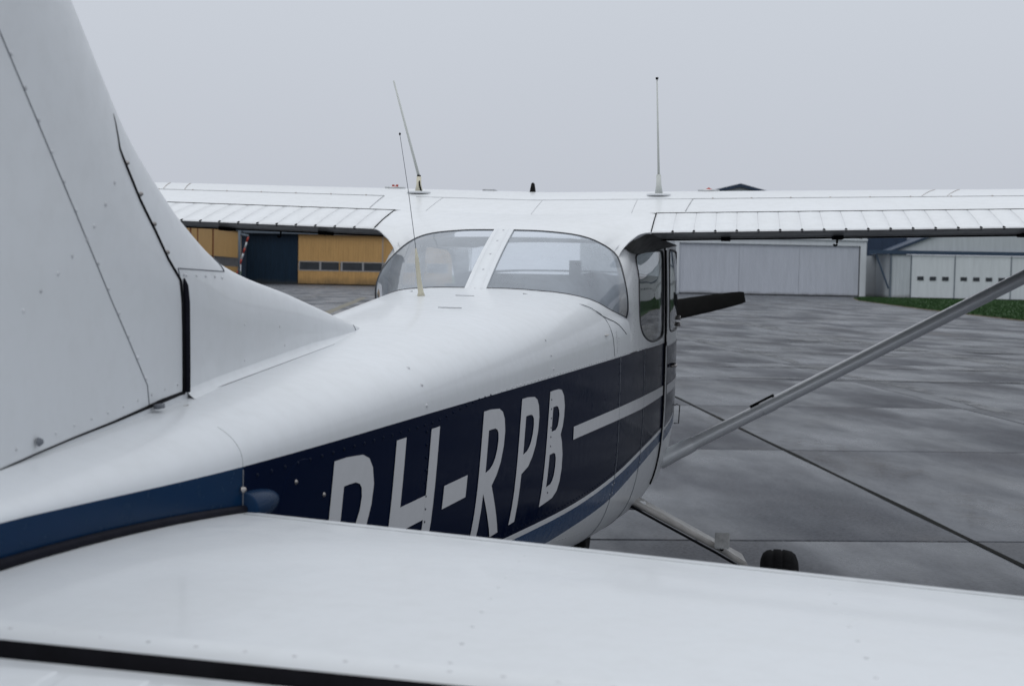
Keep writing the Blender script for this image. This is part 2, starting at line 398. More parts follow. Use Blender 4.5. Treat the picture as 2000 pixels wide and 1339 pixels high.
n = noise(nt, 9, 6, .7); r = ramp(nt, n.outputs[0], ((.3, (.030, .024, .019)), (.7, (.085, .070, .058)))); nt.links.new(r.outputs[0], b.inputs['Base Color'])
n2 = noise(nt, 4.5, 8, .8); a = ramp(nt, n2.outputs[0], ((.50, (0, 0, 0)), (.74, (.5, .5, .5)))); nt.links.new(a.outputs[0], b.inputs['Alpha'])
for k, (x, y, rx, ry) in enumerate(((1.98, 11.7, .45, .9), (1.62, 12.9, .35, .8), (2.6, 9.6, .5, .8), (.9, 14.6, .4, .9), (6.0, 24, 1.4, 1.6))):
    p = Vector((x, y, 0))-ORI; lx, ly = p.dot(U), p.dot(V); mb = MB(); ring = []
    for j in range(22):
        q = 2*pi*j/22; f_ = .75+.5*rd_.random(); ring.append((lx+rx*f_*cos(q), ly+ry*f_*sin(q), .021+.0004*k))
    mb.add(ring, [tuple(range(22))]); mb.obj('brown_stain', bm_, apron, False)
# far apron around the slab field (same concrete, joints in the material)
B0, B1, C0, C1 = -75*LU, 60*LU, -40*LV, 45*LV
def quad(x0, y0, x1, y1, z): return [(x0, y0, z), (x1, y0, z), (x1, y1, z), (x0, y1, z)]
fa = MB()
for q in ((B0, C0, B1, V0*LV), (B0, V1*LV, B1, C1), (B0, V0*LV, U0*LU, V1*LV), (U1*LU, V0*LV, B1, V1*LV)):
    fa.add(quad(*q, 0), [(0, 1, 2, 3)])
fa.obj('far_paving', FARC, apron, False)
# grass verge in front of the pale hangar, with a worn brown edge
def ribbon_poly(name, pts, z, mat):
    o = mesh(name, [(x, y, z) for x, y in pts], [tuple(range(len(pts)))], mat, smooth=False); return structure(o)
edge = [(14.6, 40), (14.2, 55), (13.9, 63.4), (13.2, 75), (12.6, 86.8), (12.2, 100), (11.8, 118.5), (12.6, 133), (14.9, 149.2)]
ribbon_poly('soil_edge', [(x-.28+random.uniform(-.1, .1), y) for x, y in edge]+[(70, 149.2), (70, 40)], .012, SOIL)
ribbon_poly('grass_verge', edge+[(70, 149.2), (70, 40)], .024, GRASS)
rng = random.Random(3); gb = MB()
def edge_x(y): return lin(y, [(b, a) for a, b in edge])
for k in range(26000):
    y = 149-90*rng.random()**.8
    x = edge_x(y)+34*rng.random()**1.4-.12
    if y > 146.4 and x > 17: continue
    h = rng.uniform(.05, .13); a = rng.uniform(0, pi); wd = rng.uniform(.03, .07)
    gb.add([(x-wd*cos(a), y-wd*sin(a), .02), (x+wd*cos(a), y+wd*sin(a), .02), (x+rng.uniform(-.05, .05), y+rng.uniform(-.05, .05), .02+h)], [(0, 1, 2)])
g = gb.obj('grass', GRASS, smooth=False); g['kind'] = 'stuff'; g['label'] = 'short green grass on the verge beside the apron in front of the pale hangar'; g['category'] = 'grass'
# worn yellow taxi line
yl = MB(); p0 = Vector((-12.4, 40.2, .004)); rows = [[], []]
for k in range(30):
    c = p0+V*(k*1.5); ww = .17+.05*random.random()
    rows[0].append(c-U*ww); rows[1].append(c+U*ww)
yl.grid(rows); structure(yl.obj('taxi_line', YLINE, None, False))

# ------------------------------------------------------------------ buildings
def ribbed(mb, x0, x1, z0, z1, y, pitch=.3, d=.035, k=0, axis=0):
    n = max(1, round((x1-x0)/pitch)); p = (x1-x0)/n; xs = []
    for i in range(n):
        a = x0+i*p; xs += [(a, 0), (a+p*.62, 0), (a+p*.70, -d), (a+p*.92, -d)]
    xs.append((x1, 0))
    if axis == 0: mb.grid([[(x, y+o_, z0) for x, o_ in xs], [(x, y+o_, z1) for x, o_ in xs]], k)
    else: mb.grid([[(y-o_, x, z0) for x, o_ in xs], [(y-o_, x, z1) for x, o_ in xs]], k)
    return mb
# --- ochre hangar with dark blue door (left)
hc = empty('hangar', (-58, 154.3, 0), 'ochre clad hangar with dark blue sliding door, seen beneath the left wing', 'hangar', TH)
b = MB()
X_END = 25.6
ribbed(b, 6.9, X_END, .12, 1.7, 0); ribbed(b, 6.9, X_END, 2.86, 6.1, 0)
b.box((6.9, .1, 0), (X_END, 26, 6.3)); b.obj('wall', YELL, hc, False)
b = MB(); b.box((6.85, -.06, -.02), (X_END, .09, .13)); b.obj('plinth', JOINT, hc, False)
b = MB(); ribbed(b, .6, 6.85, .05, 6.1, .25, .35); b.box((.6, .3, 0), (6.85, .6, 6.2)); b.obj('sliding_door', DBLUE, hc, False)
b = MB(); b.box((0, .2, 0), (.55, .7, 6.4)); b.obj('post', FASCB, hc, False)
b = MB(); b.box((-.1, -.5, 6.1), (X_END+.2, .0, 6.55)); b.obj('gutter', FASC, hc, False)
b = MB(); b.box((-.1, 0.01, 6.3), (X_END+.2, .2, 6.75)); b.obj('fascia', FASCB, hc, False)
b = MB(); b.add([(-.1, -.3, 6.6), (X_END+.2, -.3, 6.6), (X_END+.2, 13, 7.6), (-.1, 13, 7.6), (X_END+.2, 26.3, 6.6), (-.1, 26.3, 6.6)], [(0, 1, 2, 3), (3, 2, 4, 5)]).obj('roof', ROOFB, hc, False)
x = 6.98
k = 0
while x < X_END-2.6:
    w_ = 2.38
    f = MB()
    for a, c in (((x, -.03, 1.7), (x+w_+.2, .04, 1.8)), ((x, -.03, 2.76), (x+w_+.2, .04, 2.86)), ((x, -.03, 1.8), (x+.1, .04, 2.76)), ((x+w_+.1, -.03, 1.8), (x+w_+.2, .04, 2.76))): f.box(a, c)
    fo = f.obj('window', MULL, hc, False)
    MB().box((x+.1, .02, 1.8), (x+w_+.1, .06, 2.76)).obj('pane', WINB, fo, False)
    x += w_+.205; k += 1
for xx in (11.9, 17.1, 22.4): MB().box((xx-.05, -.06, .13), (xx+.05, 0, 6.1)).obj('cover_strip', YELL if xx != 17.1 else MULL, hc, False)
# projecting wing of the same building, running towards the apron
b = MB(); LW = -46
ribbed(b, LW, 0, 3.05, 6.15, -.02, .9, .05, axis=1); b.box((-14, LW, 0), (-.1, -.05, 2.0)); b.box((-14, LW, 3.05), (-.1, -.05, 6.2)); b.box((-14, LW+.2, 2.0), (-.3, -.1, 3.05))
b.obj('wing_wall', YELL, hc, False)
b = MB(); b.box((-14.2, LW-.2, 6.2), (.25, .1, 6.45)); b.obj('wing_roof', FASC, hc, False)
y = LW+.4
while y < -1.4:
    f = MB(); f.box((-.1, y, 2.0), (0, y+.08, 3.05)); fo = f.obj('window', MULL, hc, False)
    MB().box((-.2, y+.08, 2.02), (-.12, y+1.25, 3.03)).obj('pane', WINB, fo, False); y += 1.33
for yy in (-40.5, -35.6, -31.7, -22): MB().box((0, yy, 0), (.1, yy+.28, 6.2)).obj('rust_strip', RUST, hc, False)
# --- wall bracket and slanting striped pole in front
sp_ = empty('striped_pole', (-45.13, 120, 0), 'slanting red and white striped pole in front of the dark blue hangar door', 'pole')
def stripe_pole():
    a = Vector((-.55, 0, 0)); bb = Vector((.93, 0, 4.75)); n = 9
    m_ = MB()
    for i in range(n):
        p, q = a.lerp(bb, i/n), a.lerp(bb, (i+1)/n); m_.tube([p, q], .085, 8, i % 2)
    m_.obj('pole', [RED, HFRAME], sp_, True)
    MB().tube([(.2, 0, 4.95), (.95, 0, 4.8)], .12, 8).obj('arm', FASC, sp_)
    MB().tube([(.05, 0, 0), (.05, 0, 5.3)], .13, 8).obj('post', FASC, sp_)
stripe_pole()
# --- pale grey hangar with three door leaves (centre right)
ha = empty('hangar', (14.4, 150, 0), 'pale grey hangar with wide three leaf sliding door, directly behind the propeller blade', 'hangar', TH)
HX0, HX1 = -27.1, .85
b = MB(); b.box((HX0, .1, 0), (HX0+6.9, 30, 8.4)); b.box((-20.0, .1, 5.75), (0, 30, 8.4)); b.box((.35, .1, 0), (HX1, 30, 8.4))
b.box((-20, 29.8, 0), (.3, 30, 8.4)); b.obj('wall', HWHITE, ha, False)
b = MB(); b.add([(HX0, .05, 8.4), (HX1, .05, 8.4), (-13.4, .05, 11.8)], [(0, 1, 2)]); b.obj('gable', HWHITE, ha, False)
b = MB(); b.add([(HX0-.4, -.3, 8.35), (-13.4, -.3, 11.98), (-13.4, 30.3, 11.98), (HX0-.4, 30.3, 8.35), (HX1+.4, -.3, 8.35), (HX1+.4, 30.3, 8.35),
     (HX0-.4, -.3, 8.1), (-13.4, -.3, 11.6), (HX1+.4, -.3, 8.1)], [(0, 1, 2, 3), (1, 4, 5, 2), (0, 6, 7, 1), (1, 7, 8, 4)]); b.obj('roof', ROOFB, ha, False)
for i in range(3):
    x0 = -19.85+i*6.62; b = MB(); ribbed(b, x0+.01, x0+6.61, .12, 5.5, .12-.02*i, .28, .03)
    b.box((x0+.01, .15-.02*i, .1), (x0+6.61, .20-.02*i, 5.5)); b.obj('door_leaf', HGREY, ha, False)
b = MB(); b.box((-20.4, -.12, 5.5), (.75, .08, 6.1)); b.box((.1, -.12, 0), (.75, .08, 5.5)); b.box((-20.4, -.12, 0), (-19.88, .08, 5.5)); b.obj('door_frame', HFRAME, ha, False)
b = MB(); b.box((-19.9, -.02, .0), (.1, .3, .1)); b.obj('door_track', JOINT, ha, False)
b = MB(); b.box((-20.4, -.3, 6.1), (.8, .06, 6.3)); b.obj('door_canopy', HFRAME, ha, False)
# --- white hangar with small windows (right)
hb = empty('hangar', (17.4, 147.5, 0), 'white hangar with small dark door windows, behind the green grass verge', 'hangar')
WB = 34
b = MB(); b.box((0, 0, 0), (2.15, .3, 4.62)); ribbed(b, 0, 2.15, .05, 4.62, -.03, .35, .03)
ribbed(b, 0.1, 60, .05, 5.0, -.03, .5, .03, axis=1)
b.box((0, .3, 0), (WB, 60, 4.6)); b.obj('wall', HWHITE, hb, False)
b = MB(); gx = [(0, 5.05), (WB, 5.05), (WB/2, 11.4)]
b.add([(0, .06, 5.0), (WB, .06, 5.0), (WB/2, .06, 5.0+.42*WB/2-.35)], [(0, 1, 2)]); b.obj('gable', HWHITE, hb, False)
ap = 4.85+.42*WB/2
b = MB(); b.add([(-.5, -.2, 4.85), (WB/2, -.2, ap+.2), (WB/2, 60, ap+.2), (-.5, 60, 4.85), (WB+.5, -.2, 4.85), (WB+.5, 60, 4.85), (-.5, -.2, 4.6), (WB/2, -.2, ap-.12), (WB+.5, -.2, 4.6)],
      [(0, 1, 2, 3), (1, 4, 5, 2), (0, 6, 7, 1), (1, 7, 8, 4)]); b.obj('roof', ROOFB, hb, False)
b = MB(); b.box((-2.2, -.25, 4.66), (WB+.5, .0, 5.06)); b.obj('fascia', FASCB, hb, False)
dx = [(2.2, 6.66, 3), (6.68, 12.35, 4), (12.37, 18.2, 4), (18.22, 24, 4), (24.02, 30, 4)]
for i, (a, c, n) in enumerate(dx):
    d = MB(); ribbed(d, a+.03, c-.03, .1, 4.6, -.06-.03*(i % 2), .9, .02); d.box((a+.03, -.05, .1), (c-.03, 0, 4.6))
    do = d.obj('door_leaf', HFRAME, hb, False)
    MB().box((a-.05, -.14, .05), (a+.03, -.05, 4.62)).obj('door_post', FASC, hb, False)
    x0 = {0: 3.17, 1: 7.6, 2: 13.26, 3: 19.1, 4: 25}[i]
    for k in range(n):
        MB().box((x0+k*1.28-.33, -.13, 1.94), (x0+k*1.28+.33, -.08, 2.34)).obj('pane', WINB, do, False)
b = MB(); b.box((0, -.2, .0), (.16, -.06, 4.6)); b.obj('downpipe', FASC, hb, False)
b = MB(); b.tube([(-1.5, -.1, 4.6), (-.1, -.12, 1.0)], .09, 6); b.obj('diagonal_brace', FASCB, hb, False)
b = MB(); b.box((-2.3, 14, 0), (.0, 15, 4.7)); b.obj('side_annex', HWHITE, hb, False)
b = MB(); b.box((.1, -.5, -.02), (WB, -.02, .06)); b.obj('threshold', JOINT, hb, False)
b = MB(); b.box((-.9, 19, 4.7), (4, 58, 8.4)); b.obj('rear_roof_block', ROOFB, hb, False)

# ------------------------------------------------------------------ the aeroplane
plane = empty('airplane', (0, 5.7, 0), 'white and navy high wing light aeroplane registered PH-RPB parked on the wet apron', 'airplane', world=True)
Wd = [(.6, .05), (1.2, .112), (1.75, .166), (2.6, .25), (3.6, .352), (4.63, .452), (5.06, .489), (5.75, .547), (6.4, .562), (7.1, .50), (7.95, .38)]
ZT = [(.6, 1.326), (4.305, 1.547), (5.5, 1.62)]
ZS = [(.6, 1.345), (1.2, 1.334), (1.75, 1.318), (2.6, 1.315), (4.6, 1.315), (6, 1.315), (7.95, 1.30)]
ZB = [(.6, 1.15), (1.2, 1.085), (1.75, 1.01), (3.0, .83), (4.3, .655), (5.2, .565), (6, .53), (7.95, .62)]
wf = lambda Y: interp(Y, Wd)
zt = lambda Y: interp(Y, ZT)
zs = lambda Y: min(interp(Y, ZS), zt(Y)-.03)
zb = lambda Y: interp(Y, ZB)
NU = lambda Y: 2.2+1.1*min(max((Y-1.5)/3, 0), 1)
NLW = 4.4
def side(Y, z):
    s = zs(Y)
    if z >= s:
        t = (z-s)/(zt(Y)-s); n = NU(Y); return wf(Y)*max(0, 1-t**n)**(1/n)
    t = (s-z)/(s-zb(Y)); return wf(Y)*max(0, 1-min(t, 1)**NLW)**(1/NLW)
def snorm(Y, z):
    d = .004
    a = Vector((side(Y, z+d)-side(Y, z-d), 0, 2*d)); b_ = Vector((side(Y+d, z)-side(Y-d, z), 2*d, 0))
    n = b_.cross(a).normalized()
    return n if n.x > 0 else -n
z1 = lambda Y: interp(Y, [(.6, 1.20), (1.75, 1.06), (2.6, .985), (3.28, .940), (4.05, .903), (4.76, .905), (5.65, .943), (7.95, 1.03)])   # underside of navy
z2 = lambda Y: z1(Y)-.016                                                                                   # underside of white pinstripe
z3 = lambda Y: interp(Y, [(.6, 1.17), (1.75, .985), (2.6, .905), (3.4, .842), (4.156, .816), (4.628, .815), (5.12, .845), (5.68, .883), (7.95, .97)])
YEND = [(0, 4.305), (.12, 4.308), (.202, 4.322), (.277, 4.398), (.314, 4.444), (.41, 4.591), (.447, 4.757), (.456, 4.85)]
UT = [0, .08, .16, .25, .33, .42, .5, .57, .64, .70, .76, .82, .87, .91, .945, .97, .988, .997, 1.0]
def upper_row(Y, last=False):
    out = []
    for t in UT:
        yy = Y
        if last:
            yy = 4.85
            if t > .5:
                yy = 4.5
                for _ in range(25):
                    zz = zs(yy)+t*(zt(yy)-zs(yy)); yy = .5*yy+.5*lin(side(yy, zz), YEND)
        zz = zs(yy)+t*(zt(yy)-zs(yy)); n = NU(yy)
        out.append(Vector((wf(yy)*max(0, 1-t**n)**(1/n), yy, zz)))
    return out
fin_end = upper_row(0, True)
def upper_pts(s):      # s in 0..1 along the tailcone; the last row lies on the rear-window edge
    out = []
    for t, e_ in zip(UT, fin_end):
        yy = .6+(e_.y-.6)*s; zz = zs(yy)+t*(zt(yy)-zs(yy)); n = NU(yy)
        out.append(Vector((wf(yy)*max(0, 1-t**n)**(1/n), yy, zz)))
    return out
dk = MB(); NS = 90
dk.grid([upper_pts(i/(NS-1)) for i in range(NS)]); dk.mirror()
deck = fix(dk.obj('fuselage_top', WHITE, plane), merge=.0002)
# lower fuselage, paint bands are rows of the mesh
def lower_row(Y):
    s, bt = zs(Y), zb(Y); rows = []
    edges = [(s, 0), (z1(Y), 1), (z2(Y), 2), (z3(Y), 3)]
    zz = []
    for (a, k), (c, _) in zip(edges, edges[1:]):
        n = 7 if k == 0 else (1 if k == 1 else 4)
        zz += [(a+(c-a)*i/n, k) for i in range(n)]
    tz = (s-z3(Y))/(s-bt)
    import math as _m
    th0 = _m.asin(min(1, max(0, tz)**(NLW/2)))
    zz.append((z3(Y), 3))
    pts = [(Vector((side(Y, z), Y, z)), k) for z, k in zz]
    for i in range(1, 15):
        th = th0+(pi/2-th0)*i/14
        x = wf(Y)*max(0, cos(th))**(2/NLW); z = s-(s-bt)*sin(th)**(2/NLW)
        pts.append((Vector((x, Y, z)), 3))
    return pts
lo = MB(); rows = []
ystat = frange(.6, 1.75, 14)+frange(1.757, 7.0, 70)
for Y in ystat: rows.append(lower_row(Y))
n = len(rows[0])
vs = [p for r in rows for p, _ in r]; fs = []; mi = []
for i in range(len(rows)-1):
    for j in range(n-1):
        fs.append((i*n+j, i*n+j+1, (i+1)*n+j+1, (i+1)*n+j))
        k = rows[i][j][1]; mid = ystat[i] < 1.754
        mi.append({0: 1 if mid else 0, 1: 2, 2: 4, 3: 3}[k])
lo.v = [tuple(v) for v in vs]; lo.f = fs; lo.mi = mi; lo.mirror()
lower = fix(lo.obj('fuselage_side', [NAVY, MIDB, WHITE2, WHITE2, STRB], plane), merge=.0002)
# tail end cap and tail cone
tcn = MB(); tcn.grid([[Vector((x*q, .6-.0-(1-q)*.28, 1.25+(z-1.25)*q)) for x, y, z in [(p.x, p.y, p.z) for p in (upper_pts(0)[::-1]+[p for p, _ in rows[0]][1:])]] for q in (1, .8, .5, .2)])
tcn.mirror(); fix(tcn.obj('tail_cone', WHITE, plane), merge=.0005)

# registration letters as raised vinyl following the skin
H0, H1 = .977, 1.283
def bowlP():
    o_ = [(.052, 1.283), (.085, 1.281), (.128, 1.278), (.160, 1.268), (.181, 1.250), (.194, 1.220), (.191, 1.185), (.176, 1.150), (.150, 1.124), (.115, 1.104), (.052, 1.093)]
    i_ = [(.052, 1.236), (.075, 1.236), (.105, 1.235), (.124, 1.230), (.135, 1.222), (.140, 1.206), (.136, 1.184), (.124, 1.165), (.108, 1.153), (.085, 1.145), (.052, 1.141)]
    return o_, i_
def strip(o_, i_): return [(o_[k], o_[k+1], i_[k+1], i_[k]) for k in range(len(o_)-1)]
def vquad(a, b_, c, d, n=6, m_=1):   # a=top-left b=top-right c=bottom-right d=bottom-left, split vertically and horizontally
    L = lambda p, q, t: (p[0]+(q[0]-p[0])*t, p[1]+(q[1]-p[1])*t)
    out = []
    for i in range(n):
        l0, l1 = L(a, d, i/n), L(a, d, (i+1)/n); r0, r1 = L(b_, c, i/n), L(b_, c, (i+1)/n)
        for j in range(m_):
            out.append((L(l0, r0, j/m_), L(l0, r0, (j+1)/m_), L(l1, r1, (j+1)/m_), L(l1, r1, j/m_)))
    return out
def glyph(c):
    if c in 'PR':
        o_, i_ = bowlP(); q = strip(o_, i_)
        q += vquad((0, H1), (.052, H1), (.052, 1.141), (0, 1.141), 3)+vquad((0, 1.141), (.052, 1.141), (.052, H0), (0, H0), 4)
        if c == 'R': q += vquad((.0535, 1.093), (.115, 1.104), (.240, H0), (.176, H0), 5)
        return q
    if c == 'H': return vquad((0, H1), (.053, H1), (.053, H0), (0, H0), 8)+vquad((.2, H1), (.253, H1), (.253, H0), (.2, H0), 8)+vquad((.053, 1.155), (.2, 1.155), (.2, 1.108), (.053, 1.108), 1, 4)
    if c == '-': return vquad((0, 1.156), (.162, 1.156), (.162, 1.109), (0, 1.109), 2, 4)
    if c == 'B':
        o1 = [(.048, 1.278), (.10, 1.277), (.140, 1.272), (.172, 1.254), (.192, 1.224), (.193, 1.195), (.184, 1.168), (.164, 1.146)]
        i1 = [(.048, 1.232), (.086, 1.232), (.108, 1.228), (.122, 1.218), (.130, 1.206), (.128, 1.190), (.118, 1.174), (.098, 1.166)]
        o2 = [(.164, 1.146), (.188, 1.124), (.210, 1.086), (.217, 1.046), (.210, 1.012), (.190, .988), (.145, .975), (.048, .973)]
        i2 = [(.094, 1.104), (.114, 1.100), (.128, 1.086), (.131, 1.062), (.126, 1.040), (.114, 1.027), (.095, 1.020), (.048, 1.018)]
        q = strip(o1, i1)+strip(o2, i2)+vquad((0, 1.278), (.048, 1.278), (.048, .973), (0, .973), 8)
        q += [((.048, 1.166), (.098, 1.166), (.094, 1.104), (.048, 1.104)), ((.098, 1.166), (.164, 1.146), (.094, 1.104))]
        return q
TEXT = [('P', 2.079, 0), ('H', 2.374, 0), ('-', 2.690, 0), ('R', 2.941, 0), ('P', 3.275, 0), ('B', 3.575, 0)]
for sgn in (1, -1):
    for c, y0, sl_ in TEXT:
        g_ = MB()
        for q in glyph(c):
            ps = []
            for (a, z) in q:
                Y = y0+a+.21*(z-1.28)
                if sgn < 0: Y = 5.83-Y
                nn = snorm(Y, z); p = Vector((side(Y, z), Y, z))+nn*.0016
                ps.append((sgn*p.x, p.y, p.z))
            g_.add(ps, [tuple(range(len(ps)))])
        fix(g_.obj('registration_dash' if c == '-' else 'registration_letter', LETT, plane, label=f'grey white character {c} on the navy fuselage side' if sgn > 0 else None), merge=.0004)
for sgn in (1, -1):
    g_ = MB()
    for i in range(46):
        for (ya, yb) in (((3.885+i*(5.738-3.885)/46), (3.885+(i+1)*(5.738-3.885)/46)),):
            ps = []
            for Y, w_ in ((ya, 0), (yb, 0), (yb, 1), (ya, 1)):
                z = lin(Y, [(3.885, 1.150), (5.11, 1.133), (5.76, 1.131)]) if w_ == 0 else lin(Y, [(3.885, 1.112), (5.126, 1.086), (5.76, 1.091)])
                nn = snorm(Y, z); p = Vector((side(Y, z), Y-(.006 if w_ and i == 0 and Y == ya else 0), z))+nn*.0016; ps.append((sgn*p.x, p.y, p.z))
            g_.add(ps, [(0, 1, 2, 3)])
    fix(g_.obj('cheat_stripe', LETT, plane), merge=.0004)

# skin seams, rivets
def on(Y, z, off=.0006): return Vector((side(Y, z), Y, z))+snorm(Y, z)*off
sm_ = MB()
for Yc in (4.634, 5.19):
    sm_.tube([on(Yc, z) for z in frange(1.312, zb(Yc)+.02, 50)], .0014, 5)
sm_.tube([on(1.755, z) for z in frange(1.05, 1.314, 20)], .001, 5)
for (ya, yb, za, zb_) in ((1.80, 5.7, 1.300, 1.300),):
    pass
sm_.mirror(); sm_.obj('skin_seam', SEAM, plane, kind='stuff')
sm2 = MB()
sm2.tube([on(1.755, z, -.0001) for z in frange(1.319, 1.372, 12)], .0006, 5)

sm2.mirror(); sm2.obj('faint_seam', SEAML, plane, kind='stuff')
sm3 = MB()
sm3.tube(smoothpts([on(*a, .0008) for a in ((4.16, 1.533), (4.326, 1.498), (4.423, 1.463), (4.62, 1.43), (4.76, 1.389))], 24), .0012, 5)
sm3.tube(smoothpts([on(*a, .0008) for a in ((4.326, 1.499), (4.432, 1.464), (4.486, 1.403), (4.516, 1.333), (4.53, 1.318))], 24), .0009, 5)
sm3.mirror()
sm3.tube([(.004+k*.0115, 3.956+.001*k, 1.5268-.0001*k) for k in range(6)], .0009, 5)
sm3.tube([(.048+.005*k, 3.52+.006*sin(k*1.9), 1.5003) for k in range(14)], .0009, 5)
sm3.obj('fairing_seam', SEAM, plane, kind='stuff')
rv = MB(); rn = MB()
Y = 1.80
while Y < 5.72:
    z = lin(Y, [(1.8, 1.300), (2.6, 1.294), (2.9, 1.314), (3.2, 1.3195), (5.75, 1.3215)])
    (rv if z > 1.3165 else rn).dome(on(Y, z, 0), snorm(Y, z), .0032, .0026, 6); Y += .046 if Y < 3.2 else .036
for Yc in (4.612, 4.652, 5.21):
    z = 1.29
    while z > zb(Yc)+.06: (rn if z > z1(Yc) else rv).dome(on(Yc, z, 0), snorm(Yc, z), .0026, .002, 6); z -= .035
for Y in frange(3.0, 5.7, 70):
    z = z1(Y)+.012; rn.dome(on(Y, z, 0), snorm(Y, z), .0026, .002, 6)
for Y in frange(2.0, 4.6, 58):
    z = zb(Y)+.10; rv.dome(on(Y, z, 0), snorm(Y, z), .0026, .002, 6)
for z in frange(1.0, 1.28, 12): rn.dome(on(2.548, z, .001), snorm(2.548, z), .003, .0022, 6); rn.dome(on(3.59, z, .0014), snorm(3.59, z), .003, .0022, 6)
for a in ((2.546, 1.332), (2.55, 1.372), (2.559, 1.404), (3.592, 1.416), (3.595, 1.375), (3.613, 1.337)): rv.dome(on(*a, 0), snorm(*a), .0042, .003, 8)
for k in range(26):
    Yk = 4.70+random.random()*.22; zk = 1.33+random.random()*.10
    rv.dome(on(4.56+.012*(k % 2), 1.33+.004*k, 0) if k < 20 else on(4.6, 1.32+.01*(k-19), 0), snorm(4.57, 1.35), .0026, .002, 6)
rv.mirror(); rn.mirror()
rv.obj('white_rivets', RIVW, plane, kind='stuff'); rn.obj('navy_rivets', RIVN, plane, kind='stuff')
# oval access cover on the rear side with two bright screws
cv = MB(); cY, cz, ra, rb = 1.955, 1.225, .082, .078
for s_ in (1, -1):
    cv = MB(); fl_ = lambda p: (s_*p.x, p.y, p.z)
    cv.grid([[fl_(on(cY+ra*k*cos(q), cz+rb*k*sin(q), o_)) for q in frange(0, 2*pi, 40)] for k, o_ in ((1.0, 0), (.992, .0007), (.6, .0008), (.02, .0008))])
    cvo = fix(cv.obj('access_cover', NAVY, plane), ang=.1)
    for a in ((1.931, 1.271), (2.039, 1.235)):
        p = on(*a, .001); n_ = snorm(*a); MB().dome(fl_(p), (s_*n_.x, n_.y, n_.z), .0042, .003, 8).obj('screw', STEEL, cvo)

# blue leading-edge fairing at the tailplane root
for s_ in (1, -1):
    fr_ = MB(); rows_ = []
    for i in range(14):
        a = -.008+.118*i/13; row = []
        k = sqrt(max(0, 1-(max(0, a)/.11)**2)) if a > 0 else 1
        for j in range(14):
            q = pi*j/13; Y_ = 1.765+a; row.append((s_*(side(Y_, 1.262)-.006+.026*k*sin(q)), Y_, 1.256+.026*max(k, .05)*cos(q)))
        rows_.append(row)
    rows_.insert(0, [(s_*(side(1.765, 1.262)-.012), 1.7575, 1.256+.02*cos(pi*j/13)) for j in range(14)])
    fr_.grid(rows_); fix(fr_.obj('tailplane_root_fairing', MIDB, plane))
MB().dome((.170, 1.748, 1.287), (1, -.2, .3), .005, .005, 8).obj('hinge_bolt', STEEL, plane)

# ------------------------------------------------------------------ fin
LE = [(1.40, 3.1), (1.465, 2.932), (1.473, 2.869), (1.546, 2.417), (1.598, 2.084), (1.663, 1.909), (1.786, 1.705), (1.921, 1.564), (2.6, .90)]   # z -> Y
LEy = sorted([(y, z) for z, y in LE])
def zle(Y): return interp(Y, [(.90, 2.6), (1.20, 2.30), (1.40, 2.09), (1.564, 1.921), (1.705, 1.786), (1.80, 1.722), (1.909, 1.663), (2.084, 1.598), (2.417, 1.546), (2.869, 1.473), (2.932, 1.463), (2.96, 1.455)])
def yle(z):
    return lin(z, [(1.455, 2.96), (1.463, 2.932), (1.473, 2.869), (1.51, 2.64), (1.546, 2.417), (1.575, 2.20), (1.598, 2.084), (1.628, 1.99), (1.663, 1.909), (1.722, 1.80), (1.786, 1.705), (1.921, 1.564), (2.09, 1.40), (2.3, 1.2), (2.6, .9)])
def finx(Y, z):
    h = zle(Y)-z; d = yle(z)-Y
    if h <= 0: return 0
    dp = h*d/max(1e-5, sqrt(h*h+d*d)) if d > 0 else 0
    T = lin(Y, [(.5, .03), (1.2, .048), (1.6, .045), (1.84, .041), (2.0, .031), (2.6, .024), (2.85, .015), (2.95, .002)])
    R_ = lin(Y, [(1.7, .17), (2.2, .085), (2.96, .05)])
    u_ = min(dp/R_, 1); return T*sqrt(max(0, 1-(1-u_)**2))
def ydiv(z): return lin(z, [(1.38, 1.846), (1.452, 1.845), (1.497, 1.842), (1.542, 1.838), (1.573, 1.832), (1.604, 1.788), (1.644, 1.745), (1.682, 1.70), (1.73, 1.654), (1.745, 1.642), (1.778, 1.642), (1.80, 1.64), (1.86, 1.62)])
rowsA = []
Ys = frange(.62, 1.6, 40)+frange(1.612, 2.95, 110)
vv = [0]+[1-(1-k/26)**1.0 for k in range(1, 22)]+[.86, .895, .92, .945, .965, .98, .99, .997, 1]
vv = sorted(set(vv))
for Y in Ys:
    z0 = zt(Y)-.012; z1_ = zle(Y); rowsA.append([Vector((finx(Y, z0+(z1_-z0)*t), Y, z0+(z1_-z0)*t)) for t in vv])
fA, fB = MB(), MB()
n = len(vv)
def addquad(M_, q): M_.add(q, [(0, 1, 2, 3)])
for i in range(len(rowsA)-1):
    for j in range(n-1):
        q = [rowsA[i][j], rowsA[i][j+1], rowsA[i+1][j+1], rowsA[i+1][j]]
        c = sum(q, Vector())/4
        addquad(fB if (c.y > ydiv(c.z) and c.z < 1.82) else fA, q)
fA.mirror(); fB.mirror()
fin = fix(fA.obj('fin', WHITE, plane), merge=.0002); dors = fix(fB.obj('dorsal_fin', WHITE, plane), merge=.0002)
def fo_(Y, z, o_=.0006, s=1): return Vector((s*(finx(Y, z)+o_), Y, z))
fs_ = MB(); fs_.tube([fo_(y, z, .0004) for z, y in ((1.827, 1.348), (1.757, 1.413), (1.654, 1.508), (1.549, 1.603), (1.49, 1.66), (1.43, 1.716), (1.402, 1.722))], .0006, 5)
z = 1.83
fs_.tube([fo_(1.348-(zz-1.827)*.93, zz, .0004) for zz in frange(1.827, 2.2, 10)], .0006, 5)
fs_.mirror(); fs_.obj('skin_lap', SEAM, fin)
